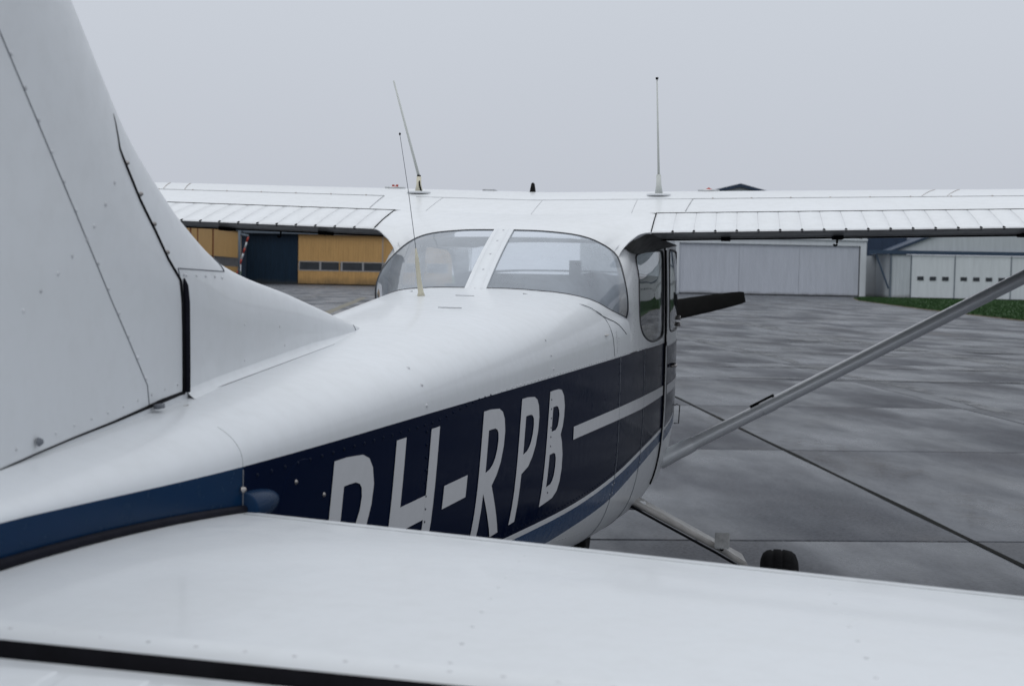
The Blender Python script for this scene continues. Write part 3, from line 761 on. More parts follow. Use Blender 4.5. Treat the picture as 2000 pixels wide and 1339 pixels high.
gp = MB(); gz = [1.573, 1.59, 1.604, 1.624, 1.644, 1.662, 1.682, 1.705, 1.73, 1.745, 1.76, 1.778, 1.79]
gp.tube([fo_(ydiv(z_)-.001, z_, .0002) for z_ in gz], [.0022]*9+[.0016, .0012, .0009, .0004], 6); gp.mirror(); gp.obj('fairing_gap', DARK, fin)
rb_ = MB(); rb_.tube([fo_(y, z, .0035) for y, z in ((1.836, 1.576), (1.842, 1.566), (1.845, 1.542), (1.847, 1.497), (1.849, 1.452), (1.850, 1.410))], [.0016, .004, .0052, .0052, .0052, .005], 8)
rb_.mirror(); rb_.obj('rubber_strip', RUBBER, fin)
rb2 = MB(); rb2.tube([fo_(y, z, .0004) for y, z in ((1.829, 1.573), (1.836, 1.54), (1.839, 1.497), (1.841, 1.452), (1.842, 1.407))], .0028, 6); rb2.mirror(); rb2.obj('fin_gap', DARK, fin)
bs = MB(); bl = [(1.25, 1.357), (1.331, 1.364), (1.413, 1.372), (1.504, 1.380), (1.613, 1.388), (1.705, 1.396), (1.76, 1.401), (1.846, 1.407)]
bs.tube([(finx(y, z+.004)+.0008, y, z+.003) for y, z in bl], [.0008, .0009, .0010, .0012, .0016, .0022, .003, .0024], 6)
bs.mirror(); bs.obj('fin_base_gap', DARK, fin)
for s_ in (1, -1):
    for y, z in ((1.662, 1.728), (1.704, 1.690), (1.744, 1.651), (1.785, 1.613)):
        MB().dome(fo_(y, z, .0, s_), (s_, .3, .3), .0036, .0042, 8).obj('screw', STEEL, dors)
rr_ = MB()
for y, z in ((1.359, 1.821), (1.389, 1.788), (1.419, 1.756), (1.449, 1.723), (1.478, 1.691), (1.508, 1.658), (1.536, 1.624), (1.567, 1.595), (1.595, 1.563), (1.626, 1.531), (1.655, 1.50), (1.685, 1.47), (1.712, 1.44),
             (1.613, 1.699), (1.586, 1.67), (1.555, 1.641), (1.499, 1.603), (1.464, 1.582), (1.424, 1.562), (1.385, 1.54), (1.33, 1.86), (1.30, 1.89)):
    rr_.dome(fo_(y, z, -.0002), (1, 0, 0), .0034, .0022, 7)
for y in frange(1.28, 1.82, 13): rr_.dome(fo_(y, lin(y, bl)+.018, 0), (1, 0, 0), .0022, .0018, 6)
rr_.mirror(); rr_.obj('rivets', RIVW, fin, kind='stuff')
dr = MB()
for y, z in ((1.845, 1.582), (1.856, 1.581), (1.903, 1.581), (1.951, 1.58), (2.0, 1.579), (2.037, 1.577)): dr.dome(fo_(y, z, 0), (1, 0, 0), .0030, .0024, 7)
for y, z in ((2.12, 1.50), (2.12, 1.44), (2.30, 1.49), (2.33, 1.455)): dr.dome(fo_(y, z, 0), (1, 0, 0), .003, .0015, 7)
dr.mirror(); dr.obj('rivets', RIVW, dors, kind='stuff')
ds = MB(); ds.tube([fo_(1.829, 1.575), fo_(1.823, 1.591)], .0008, 5); ds.tube([fo_(y, 1.591-.003*(y-1.823)/.2) for y in frange(1.823, 2.022, 12)]+[fo_(2.06, 1.5875)], .0008, 5)
ds.tube([fo_(2.060, 1.588, .0004), fo_(2.058, 1.595, .0004), fo_(2.05, 1.602, .0004), fo_(2.035, 1.6085, .0004)], .0013, 5)
ds.tube([fo_(2.855, zz, .0005) for zz in frange(1.462, zle(2.855)-.001, 6)], .001, 5)
ds.mirror(); ds.obj('fairing_edge', SEAM, dors)
dj = MB(); dj.tube([Vector((.040+.004*(2.6-Y)/.8, Y, zt(Y)-.0006)) for Y in frange(1.96, 2.60, 30)], .0005, 5)
dj.mirror(); dj.obj('base_seam', SEAM, dors)
fl = MB(); rws = []
for Y in frange(1.86, 2.84, 40):
    q = lin(Y, [(1.86, .012), (2.2, .016), (2.6, .016), (2.84, .003)]); hh = lin(Y, [(1.86, .012), (2.5, .012), (2.84, .001)]); x0 = finx(Y, zt(Y)+hh)
    rws.append([(x0, Y, zt(Y)+hh), (x0+.001+q*.15, Y, zt(Y)+hh*.4), (x0+q*.6, Y, zt(Y)+hh*.1), (x0+q, Y, zt(Y)-.002)])
fl.grid(rws); fl.mirror(); fix(fl.obj('base_fillet', WHITE, dors))
bo = MB(); bo.dome((.050, 1.413, 1.389), (1, 0, .2), .0055, .006, 8)
bo.obj('hinge_bolt', SEAM, fin)
bo = MB(); bo.tube([(.057, 1.80, 1.3935), (.062, 1.806, 1.3945), (.062, 1.814, 1.3945), (.056, 1.818, 1.3945)], .0009, 6); bo.obj('bonding_clip', STEEL, fin)
bo = MB(); bo.box((.048, 1.725, 1.397), (.056, 1.745, 1.403)); bo.obj('stop_block', SEAM, fin)
# rudder behind the fin
rd = MB(); rws = []
for z in frange(1.30, 2.58, 8):
    ya = .60-(z-1.3)*.0; c_ = .34-.10*(z-1.3)
    rws.append([(.028, ya, z), (.026, ya-.05, z), (.004, ya-c_, z), (-.004, ya-c_, z), (-.026, ya-.05, z), (-.028, ya, z)])
rd.grid(rws, close=True); rd.add(rws[0], [tuple(range(6))]); rd.add(rws[-1], [tuple(range(6))[::-1]]); fix(rd.obj('rudder', WHITE, plane, smooth=False))

# ------------------------------------------------------------------ tailplane and elevator
def tle(X): return 1.769-.267*(abs(X)-.159)
HIN = lambda X: .990-.080*(min(abs(X), .8)-.25)
def tz(X, Y):
    c = min(max((tle(X)-Y)/(tle(X)-HIN(X)), 0), 1); k = 1-.18*(abs(X)-.15)/1.5
    return 1.2535+.0345*k*(1-(1-min(c/.8, 1))**1.9)
def tzl(X, Y):
    c = min(max((tle(X)-Y)/(tle(X)-HIN(X)), 0), 1); return 1.2535-.040*(1-(1-min(c/.6, 1))**2)**.6+.02*max(0, c-.5)
for s in (1, -1):
    tp = MB(); rws = []
    XS = frange(.05, 1.66, 40)+[1.69, 1.71, 1.72]
    cs = [0, .004, .012, .025, .045, .07, .1, .15, .2, .27, .35, .45, .55, .65, .75, .85, .93, 1]
    for X in XS:
        tip = max(0, (X-1.62)/.1); k = sqrt(max(0, 1-tip*tip)) if tip < 1 else 0
        up_ = []; dn = []
        for c in cs:
            Y = tle(X)+(HIN(X)-tle(X))*c-.06*tip*tip*(1-c)
            zu, zl = tz(X, tle(X)+(HIN(X)-tle(X))*c), tzl(X, tle(X)+(HIN(X)-tle(X))*c); zm = .5*(zu+zl)
            up_.append((s*X, Y, zm+(zu-zm)*k)); dn.append((s*X, Y, zm+(zl-zm)*k))
        rws.append(up_[::-1]+dn[1:])
    tp.grid(rws, close=True); tpo = fix(tp.obj('tailplane', WHITE, plane))
    se = MB(); se.tube([(s*X, tle(X)-.040, tz(X, tle(X)-.040)+.0002) for X in frange(.18, 1.6, 40)], .0007, 5); se.obj('leading_edge_seam', SEAML, tpo)
    rv_ = MB()
    for X in frange(.2, 1.6, 34): rv_.dome((s*X, HIN(X)+.028, tz(X, HIN(X)+.028)), (0, 0, 1), .0024, .0012, 6)
    for (rx, n_) in ((.62, 10), (.95, 12), (1.3, 12)):
        for k in range(n_):
            Y = HIN(rx)+.05+k*.055
            if Y < tle(rx)-.05: rv_.dome((s*(rx-.02*k/10), Y, tz(rx, Y)), (0, 0, 1), .0024, .001, 6)
    rv_.obj('rivets', RIVW, tpo, kind='stuff')
    el = MB(); rws = []
    for X in frange(.14, 1.70, 30):
        h = HIN(X)-.012; c_ = .40
        rws.append([(s*X, h, 1.262), (s*X, h-.001, 1.273), (s*X, h-.010, 1.2785), (s*X, h-.05, 1.2790), (s*X, h-.2, 1.270), (s*X, h-c_, 1.256), (s*X, h-c_, 1.250), (s*X, h-.2, 1.235), (s*X, h-.05, 1.225), (s*X, h-.005, 1.235)])
    el.grid(rws, close=True); elo = fix(el.obj('elevator', WHITE, plane), ang=.6)
    x = .18
    while x < 1.66:
        bd = MB(); h = HIN(x)-.012
        w2 = .070
        bd.grid([[(s*(x+dx), h-d_, zz+hh) for dx, hh in ((0, 0), (.004, .0012), (w2-.004, .0012), (w2, 0))] for d_, zz in ((.035, 1.2783), (.05, 1.2787), (.2, 1.2703), (.395, 1.2563))])
        bd.obj('skin_panel', WHITE, elo, False); x += .0779
    hgp = MB(); hgp.grid([[(s*X, HIN(X)+.004, tz(X, HIN(X))-.0002), (s*X, HIN(X)-.0018, tz(X, HIN(X))-.0012), (s*X, HIN(X)-.002, 1.235), (s*X, HIN(X)+.01, 1.23)] for X in frange(.10, 1.69, 30)]); hgp.obj('hinge_gap', DARK, tpo)
    # rubber seal where the tailplane root meets the body
    rb = MB(); pts = []
    for Y in frange(.62, 1.752, 40):
        zz = tz(.2, Y); pts.append((s*(side(Y, zz)+.004), Y, zz+.005))
    rb.tube(pts, [.0075-.0018*(i/39) for i in range(40)], 8); rb.obj('root_seal', RUBBER, tpo)

# ------------------------------------------------------------------ wings
ZU = [(4.962, 1.747), (5.10, 1.789), (5.277, 1.834), (5.44, 1.874), (5.6, 1.909), (5.75, 1.939), (5.9, 1.960), (6.05, 1.971), (6.2, 1.970), (6.35, 1.953), (6.46, 1.922), (6.54, 1.885), (6.585, 1.852), (6.60, 1.825)]
ZL = [(4.966, 1.742), (5.10, 1.733), (5.27, 1.728), (5.5, 1.730), (5.8, 1.737), (6.1, 1.748), (6.35, 1.765), (6.5, 1.785), (6.57, 1.802), (6.60, 1.825)]
def wmap(X, Y0, Z0):
    a = abs(X); c = 1 if a < 2.6 else 1-.30*(a-2.6)/2.8
    k = (1-.05*a)*(1 if a < 2.6 else 1-.10*(a-2.6)/2.8)
    return Vector((X, 6.6-(6.6-Y0)*c, 1.747+.027*a+(Z0-1.747)*k))
zu = lambda Y: interp(Y, ZU)
zl_ = lambda Y: interp(Y, ZL)
UY = [5.277, 5.33, 5.4, 5.5, 5.6, 5.7, 5.8, 5.9, 6.0, 6.1, 6.2, 6.3, 6.38, 6.45, 6.5, 6.54, 6.57, 6.588, 6.598, 6.6]
LY = [6.598, 6.585, 6.56, 6.52, 6.45, 6.35, 6.2, 6.0, 5.8, 5.6, 5.45, 5.33, 5.277]
def section(X): return [wmap(X, y, zu(y)) for y in UY]+[wmap(X, y, zl_(y)) for y in LY]
RIBP = .07788
for s in (1, -1):
    wg = MB(); XS = frange(.529, 5.35, 60)
    rws = [section(s*X) for X in XS]
    for t in (.25, .5, .75, .9, 1.0):
        base = section(s*5.35); k = sqrt(1-t*t); zc = wmap(s*5.35, 6.0, 1.84).z
        rws.append([Vector((p.x+s*.14*t, p.y+(6.05-p.y)*(1-k)*.35, zc+(p.z-zc)*max(k, .02))) for p in base])
    nu = len(UY)
    n = len(rws[0]); vs = [p for r in rws for p in r]; fs = []; mi = []
    for i in range(len(rws)-1):
        for j in range(n):
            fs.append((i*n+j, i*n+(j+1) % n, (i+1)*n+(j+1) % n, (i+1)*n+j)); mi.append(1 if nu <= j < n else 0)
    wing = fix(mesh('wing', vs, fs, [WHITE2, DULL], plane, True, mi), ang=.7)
    # spar rivet line and root joint
    sp2 = MB(); sp2.tube([wmap(s*X, 5.60, zu(5.60)+.0008) for X in frange(.66, 5.3, 30)], .0016, 5)
    sp2.tube([wmap(s*(.66-.02*t), 5.60-.3*t, zu(5.6-.3*t)+.0006) for t in frange(0, 1, 8)], .002, 5)
    sp2.obj('spar_seam', SEAML, wing)
    kk = MB(); x = .74
    while x < 5.2:
        kk.dome(wmap(s*x, 5.60, zu(5.60)), (0, -.3, 1), .0052, .005, 6); x += .158
    for i in range(18):      # rows of rivets on the tank cover joint
        a = (i % 9)/8; X_ = 1.58+.10*(i//9)+.14*a*.6; Y_ = 5.63+.26*a
        kk.dome(wmap(s*X_, Y_, zu(Y_)), (0, -.3, 1), .0035, .003, 6)
    kk.obj('rivets', STEEL, wing, kind='stuff')
    dk_ = MB(); dk_.tube([wmap(s*X, 5.279, zu(5.279)-.0012) for X in frange(.531, 5.34, 60)], .0024, 5); dk_.obj('flap_gap', DARK, wing)
    # flap then aileron: dark body, one raised skin panel per rib bay
    for nm, xa, nb in (('flap', .529, 26), ('aileron', .529+26.12*RIBP, 34)):
        xb = xa+nb*RIBP
        fb = MB(); rws = []
        FU = [(5.268, -.003), (5.2, -.0016), (5.1, -.0016), (5.02, -.0016), (4.970, -.0016)]
        for X in frange(xa, xb, nb+1):
            rws.append([wmap(s*X, y, zu(y)+o_) for y, o_ in FU]+[wmap(s*X, 4.964, zu(4.964)-.006)]+[wmap(s*X, y, zl_(y)) for y in (4.975, 5.05, 5.12, 5.2, 5.262)]+[wmap(s*X, 5.266, 1.78)])
        nf = len(rws[0]); vs = [p for r in rws for p in r]; fs = []; fmi = []
        for i in range(len(rws)-1):
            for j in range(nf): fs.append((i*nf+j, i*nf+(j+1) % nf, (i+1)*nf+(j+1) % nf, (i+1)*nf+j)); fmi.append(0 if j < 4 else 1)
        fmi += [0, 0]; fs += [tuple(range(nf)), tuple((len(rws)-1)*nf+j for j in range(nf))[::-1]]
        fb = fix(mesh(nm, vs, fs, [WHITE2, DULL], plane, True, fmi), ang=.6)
        be = MB()
        for i in range(nb):
            x0, x1 = xa+i*RIBP, xa+(i+1)*RIBP; ps = MB(); g_ = .0006
            prof = ((x0+g_, -.0010), (x0+g_+.0016, .0004), ((x0+x1)/2, .0012), (x1-g_-.0016, .0004), (x1-g_, -.0010))
            ps.grid([[wmap(s*X, y, zu(y)+o_) for X, o_ in prof] for y in (5.264, 5.2, 5.12, 5.04, 4.98, 4.962)]+[[wmap(s*X, 4.961, zu(4.962)-.004) for X, o_ in prof]])
            fix(ps.obj('skin_panel', WHITE2, fb))
            p = wmap(s*x1, 4.962, zu(4.962)-.003)
            if i < nb-1: be.tube([p+Vector((0, -.0006, 0)), p+Vector((0, .012, .0022))], .0058, 7)
        be.obj('bead_ends', DARK, fb, kind='stuff')
        MB().tube([wmap(s*X, 5.255, zl_(5.26)-.004) for X in frange(xa+.02, xb-.02, 20)], .003, 5).obj('flap_slot', DARK, fb)
    e_ = MB(); e_.tube([wmap(s*.528, y, zu(y)+.0006) for y in frange(4.966, 5.277, 10)], .0022, 5); e_.obj('root_gap', DARK, wing)
    # flap track brackets, tie-down and vent under the wing
    for (X, Y, dz, w_) in ((.80, 5.22, .012, .018), (1.22, 5.22, .012, .018), (1.9, 5.22, .012, .02)):
        p = wmap(s*X, Y, zl_(Y)); MB().box((p.x-w_, p.y-.05, p.z-dz), (p.x+w_, p.y+.05, p.z+.002)).obj('flap_bracket', DARK, wing, False)
    hk = MB(); p = wmap(s*1.28, 6.05, zl_(6.05)); hk.tube([p, p-Vector((0, 0, .022))], .0045, 8)
    hk.tube([p+Vector((-.007+.007*cos(q), 0, -.024+.007*sin(q))) for q in frange(-pi, 0, 8)], .0045, 6); hk.obj('tie_down_ring', DARK, wing)
    # red fuel cap
    p = wmap(s*.715, 6.0, zu(6.0)); fc = MB()
    fc.tube([p-Vector((0, 0, .004)), p+Vector((0, 0, .005))], .048, 20); fco = fc.obj('fuel_cap', ALU, wing)
    c_ = MB(); c_.tube([p+Vector((0, 0, .004)), p+Vector((0, 0, .008)), p+Vector((0, 0, .011))], [.018, .016, .010], 14)
    if s < 0:
        c_.box((p.x-.014, p.y-.004, p.z+.008), (p.x-.004, p.y+.004, p.z+.017)); c_.box((p.x+.004, p.y-.004, p.z+.008), (p.x+.014, p.y+.004, p.z+.017))
    else: c_.dome(p+Vector((0, 0, .008)), (0, 0, 1), .008, .008, 10)
    c_.obj('cap_handle', RED, fco)
    # strut: streamlined section, from the lower door post to the wing
    st = MB(); A_ = Vector((s*.545, 6.06, .775)); B_ = Vector((s*2.40, 6.14, 1.80)); ax = (B_-A_).normalized()
    ch = Vector((0, 1, 0)); ch = (ch-ax*ch.dot(ax)).normalized(); th_ = ax.cross(ch).normalized(); rws = []
    for t in frange(0, 1, 30):
        c = A_.lerp(B_, t); hc_, ht = .052, .0295
        if t < .02: hc_, ht = .06, .036
        row = []
        for j in range(24):
            q = 2*pi*j/24; row.append(c+ch*hc_*cos(q)+th_*ht*sin(q))
        rws.append(row)
    st.grid(rws, close=True); sto = fix(st.obj('wing_strut', STRUTP, plane))
    cf = MB(); rws = []
    for t in (-.012, .0, .03, .055, .07):
        c = A_.lerp(B_, t); k = 1.22 if t < .03 else (1.12 if t < .06 else 1.03)
        rws.append([c+ch*.057*cos(2*pi*j/24)*k+th_*.0345*sin(2*pi*j/24)*k*.93 for j in range(24)])
    cf.grid(rws, close=True); cf.obj('strut_cuff', STRUTP, sto)
    tp_ = MB(); rws = []
    for t in (.232, .262):
        c = A_.lerp(B_, t); rws.append([c+ch*.0552*cos(2*pi*j/24)+th_*.0320*sin(2*pi*j/24) for j in range(24)])
    tp_.grid(rws, close=True); tp_.obj('strut_band', STRUTP, sto)
    ln = MB(); ln.tube([A_.lerp(B_, t)+th_*s*.033-ch*.01 for t in (.212, .222, .262, .268)], .0062, 6); ln.obj('brake_cable_guide', DARK, sto)

# centre section over the cabin
cs_ = MB(); XS = frange(-.529, .529, 25)
rws = [[wmap(X, y, zu(y)) for y in UY] for X in XS]
cs_.grid(rws); roof = fix(cs_.obj('roof', WHITE2, plane))
se = MB()
se.tube([wmap(X, 5.60, zu(5.6)+.0006) for X in frange(-.52, .66, 20)], .0010, 5)
for X in (-.40, .03, .43): se.tube([wmap(X, y, zu(y)+.0004) for y in frange(5.28, 5.6, 8)], .0008, 5)
se.obj('roof_seam', SEAML, roof)

# rear window geometry
TOPC = [(.034, 4.832, 1.755), (.134, 4.826, 1.753), (.236, 4.835, 1.745), (.30, 4.838, 1.733), (.345, 4.850, 1.716), (.385, 4.866, 1.693), (.412, 4.862, 1.668), (.432, 4.812, 1.633), (.446, 4.768, 1.596), (.457, 4.752, 1.555), (.463, 4.755, 1.515), (.463, 4.778, 1.475), (.456, 4.815, 1.447)]
BOTC = []
for t in range(len(UT)-1, -1, -1):
    p = fin_end[t]
    if p.x >= .034 and UT[t] > .5: BOTC.append(p)
p0_ = Vector((.034, 4.306, zt(4.306)-.0005)); BOTC = [p0_]+BOTC+[Vector((.456, 4.815, 1.447))]
NG = 34
tops = smoothpts(TOPC, NG); bots = resample(BOTC, NG)
for s in (1, -1):
    gl = MB(); rws = []
    for a, b_ in zip(tops, bots):
        L_ = (a-b_).length; row = []
        for k in range(9):
            t = k/8; p = b_.lerp(a, t); bulge = .010*min(1, L_/.4)*4*t*(1-t)
            p = p+Vector((p.x*.5, -.75, .6)).normalized()*bulge; row.append((s*p.x, p.y, p.z))
        rws.append(row)
    gl.grid(rws); go = fix(gl.obj('rear_window', GLASS, plane))
    sl_ = MB(); sl_.tube([(s*p.x, p.y, p.z) for p in tops], .0035, 6); sl_.tube([(s*p.x, p.y, p.z+.001) for p in bots], .0016, 6)
    q0, q1 = bots[0], tops[0]
    sl_.tube([tuple(Vector((s*p.x, p.y, p.z))) for p in [Vector(r_) if s > 0 else Vector((-r_[0], r_[1], r_[2])) for r_ in rws[0]]], .003, 6)
    sl_.obj('window_seal', SEAL, go)
# centre post strip
cp = MB(); rws = []
for k in range(-2, 13):
    t = k/12; base = Vector((0, 4.306, zt(4.306))).lerp(Vector((0, 4.832, 1.755)), t); bulge = .011*4*t*(1-t) if 0 < t < 1 else 0
    if t < 0: base = Vector((0, 4.306+t*.20, zt(4.306+t*.20)-.006))
    p = base+Vector((0, -.75, .6)).normalized()*(bulge+.007)
    n_ = Vector((0, -.42, .9)).normalized()
    rws.append([p+Vector((-.037, 0, 0))-n_*.012, p+Vector((-.036, 0, 0)), p+Vector((-.022, 0, 0))+n_*.002, p+Vector((-.020, 0, 0)), p+Vector((.020, 0, 0)), p+Vector((.022, 0, 0))+n_*.002, p+Vector((.036, 0, 0)), p+Vector((.037, 0, 0))-n_*.012])
cp.grid(rws); cpo = fix(cp.obj('window_post', WHITE, plane), ang=.9)
cr_ = MB()
for t in (-.1, .25, .5, .75, .97):
    base = Vector((0, 4.306, zt(4.306))).lerp(Vector((0, 4.832, 1.755)), t); bulge = .011*4*t*(1-t) if 0 < t < 1 else 0
    if t < 0: base = Vector((0, 4.306+t*.20, zt(4.306+t*.20)-.006))
    cr_.dome(base+Vector((0, -.75, .6)).normalized()*(bulge+.008), (0, -.75, .6), .004, .002, 8)
cr_.obj('screws', RIVW, cpo)

# side wall function (upper cabin) and pillar / roof shell
def cabx(Y, z): return wf(Y)-.012*max(0, (z-1.315)/.435)**2-.062*min(1, max(0, (z-1.57)/.18))**2*min(1, max(0, (5.65-Y)/.6))
inner = [Vector((0, 4.832, 1.756))]+[tops[i] for i in range(NG)]
OUT = [((0, 4.832, 1.756), (0, 5.277, zu(5.277))), ((.034, 4.832, 1.755), (.04, 5.277, None)), ((.236, 4.835, 1.745), (.30, 5.277, None)), ((.345, 4.85, 1.716), (.50, 5.277, None)),
       ((.37, 4.86, 1.70), (.529, 5.20, None)), ((.385, 4.866, 1.693), (.529, 5.08, None)), ((.398, 4.868, 1.682), (.529, 4.964, None)), ((.406, 4.866, 1.675), (.492, 4.905, 1.752)), ((.412, 4.862, 1.668), (.466, 4.885, 1.733)), ((.416, 4.856, 1.661), (.440, 4.885, 1.708))]
for s in (1, -1):
    sh = MB(); rws = []
    for a, b_ in OUT:
        a = Vector(a); b_ = Vector((b_[0], b_[1], b_[2])) if b_[2] is not None else wmap(b_[0], b_[1], zu(b_[1]))
        row = []
        c1 = a+(b_-a)*.4+Vector((0, 0, .012*min(1, (b_-a).length/.4)))
        for k in range(13):
            t = k/12; p = a*(1-t)**2+c1*2*t*(1-t)+b_*t*t; row.append(Vector((s*p.x, p.y, p.z)))
        rws.append(row)
    # smooth along the chain
    fine = []
    cols = [smoothpts([r[k] for r in rws], 60) for k in range(13)]
    sh.grid([[cols[k][i] for k in range(13)] for i in range(60)])
    sho = fix(sh.obj('roof_fairing', WHITE2, plane), merge=.0001)
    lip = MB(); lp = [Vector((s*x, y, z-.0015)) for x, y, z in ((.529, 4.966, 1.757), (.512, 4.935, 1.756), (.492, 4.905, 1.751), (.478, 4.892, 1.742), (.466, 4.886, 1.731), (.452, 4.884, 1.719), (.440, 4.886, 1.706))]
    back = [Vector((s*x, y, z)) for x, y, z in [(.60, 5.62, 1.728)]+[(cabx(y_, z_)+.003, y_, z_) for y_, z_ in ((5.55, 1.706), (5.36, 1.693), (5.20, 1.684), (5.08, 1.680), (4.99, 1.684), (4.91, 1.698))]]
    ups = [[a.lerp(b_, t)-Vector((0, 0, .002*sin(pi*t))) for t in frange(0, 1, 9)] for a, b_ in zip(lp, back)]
    lip.grid(ups); fix(lip.obj('fairing_underside', GRIME_SHADE, plane))
    lt = MB(); lt.tube(smoothpts(lp, 24), .0026, 6); lt.obj('fairing_lip', WHITE2, sho)
    # pillar between rear window and side window
    pil = MB(); rws = []; YP = 5.0
    chain = [p for p in tops if p.z <= 1.682 and p.x > .395]
    chain = [Vector((.410, 4.876, 1.70)), ] + chain+[Vector((.4575, 4.845, 1.40)), Vector((.468, 4.85, 1.36)), Vector((side(4.85, 1.318), 4.85, 1.317))]
    chain = smoothpts(chain, 40)
    for i, a in enumerate(chain):
        zz = a.z; ztop = 1.755 if i == 0 else zz+(.055)*max(0, (zz-1.60)/.1)
        b_ = Vector((cabx(YP, ztop), YP, ztop)); row = []
        for k in range(11):
            t = k/10; p = a.lerp(b_, t); tgt = cabx(p.y, p.z)
            p.x = p.x+(tgt-p.x)*min(1, t*2.2) if True else p.x
            row.append((s*p.x, p.y, p.z))
        rws.append(row)
    pil.grid(rws); pio = fix(pil.obj('rear_pillar', WHITE2, plane))
    pr = MB()
    for k in range(34):
        z_ = 1.34+k*.0105; Y_ = 4.90+.03*(k % 2)+.02*random.random(); pr.dome((s*(cabx(Y_, z_)), Y_, z_), (s, -.1, 0), .0024, .0018, 6)
    pr.obj('rivets', RIVW, pio, kind='stuff')

# upper side walls with window openings
def panel(y0, y1, z0, z1_, outline, name, mat, s, parent, off=0, zt_fn=None):
    # outline: closed list of (Y,z); outer rectangle resampled by angle to the same count
    cy = sum(p[0] for p in outline)/len(outline); cz = sum(p[1] for p in outline)/len(outline)
    o_ = resample([Vector((p[0], p[1], 0)) for p in outline]+[Vector((outline[0][0], outline[0][1], 0))], 61)[:-1]
    rect = []
    for p in o_:
        dy, dz = p.x-cy, p.y-cz; k = 1e9
        if dy > 1e-6: k = min(k, (y1-cy)/dy)
        if dy < -1e-6: k = min(k, (y0-cy)/dy)
        if dz > 1e-6: k = min(k, (z1_-cz)/dz)
        if dz < -1e-6: k = min(k, (z0-cz)/dz)
        rect.append(Vector((cy+dy*k, cz+dz*k, 0)))
    # snap nearest to the corners
    for c in ((y0, z0), (y1, z0), (y1, z1_), (y0, z1_)):
        j = min(range(len(rect)), key=lambda i: (rect[i]-Vector((c[0], c[1], 0))).length); rect[j] = Vector((c[0], c[1], 0))
    mb = MB(); rws = []
    for t in frange(0, 1, 6):
        rws.append([Vector((s*(cabx(a.lerp(b_, t).x, a.lerp(b_, t).y)+off), a.lerp(b_, t).x, a.lerp(b_, t).y)) for a, b_ in zip(o_, rect)])
    rws.insert(0, [Vector((s*(cabx(a.x, a.y)+off-.02), a.x, a.y)) for a in o_])
    mb.grid(rws, close=True)
    po = fix(mb.obj(name, mat, parent), ang=.8)
    gm = MB(); ring = [Vector((s*(cabx(a.x, a.y)+off-.003), a.x, a.y)) for a in o_]; 
    rws = [[Vector((s*(cabx(cy+(a.x-cy)*t, cz+(a.y-cz)*t)+off-.003+.008*(1-t*t)), cy+(a.x-cy)*t, cz+(a.y-cz)*t)) for a in o_] for t in (1, .8, .6, .4, .2, .02)]
    gm.grid(rws, close=True); wo_ = fix(gm.obj('side_window', GLASS2, parent)); 
    sb = MB(); sb.tube([Vector((s*(cabx(a.x, a.y)+off), a.x, a.y)) for a in o_]+[Vector((s*(cabx(o_[0].x, o_[0].y)+off), o_[0].x, o_[0].y))], .0042, 6, cap=False); sb.obj('window_seal', SEAL, wo_)
    return po
w1 = [tuple(p)[:2] for p in smoothpts([(5.045, 1.645, 0), (5.09, 1.672, 0), (5.25, 1.69, 0), (5.50, 1.702, 0), (5.66, 1.706, 0), (5.70, 1.695, 0), (5.712, 1.66, 0), (5.712, 1.50, 0), (5.705, 1.38, 0), (5.68, 1.348, 0), (5.55, 1.337, 0), (5.36, 1.338, 0), (5.20, 1.360, 0), (5.10, 1.393, 0), (5.05, 1.44, 0), (5.035, 1.52, 0), (5.035, 1.60, 0), (5.045, 1.645, 0)], 90)][:-1]
w2 = [tuple(p)[:2] for p in smoothpts([(5.86, 1.66, 0), (5.87, 1.70, 0), (5.92, 1.715, 0), (6.3, 1.715, 0), (6.50, 1.70, 0), (6.60, 1.60, 0), (6.72, 1.42, 0), (6.72, 1.38, 0), (6.66, 1.36, 0), (6.2, 1.355, 0), (5.92, 1.36, 0), (5.86, 1.39, 0), (5.85, 1.50, 0), (5.86, 1.66, 0)], 90)][:-1]
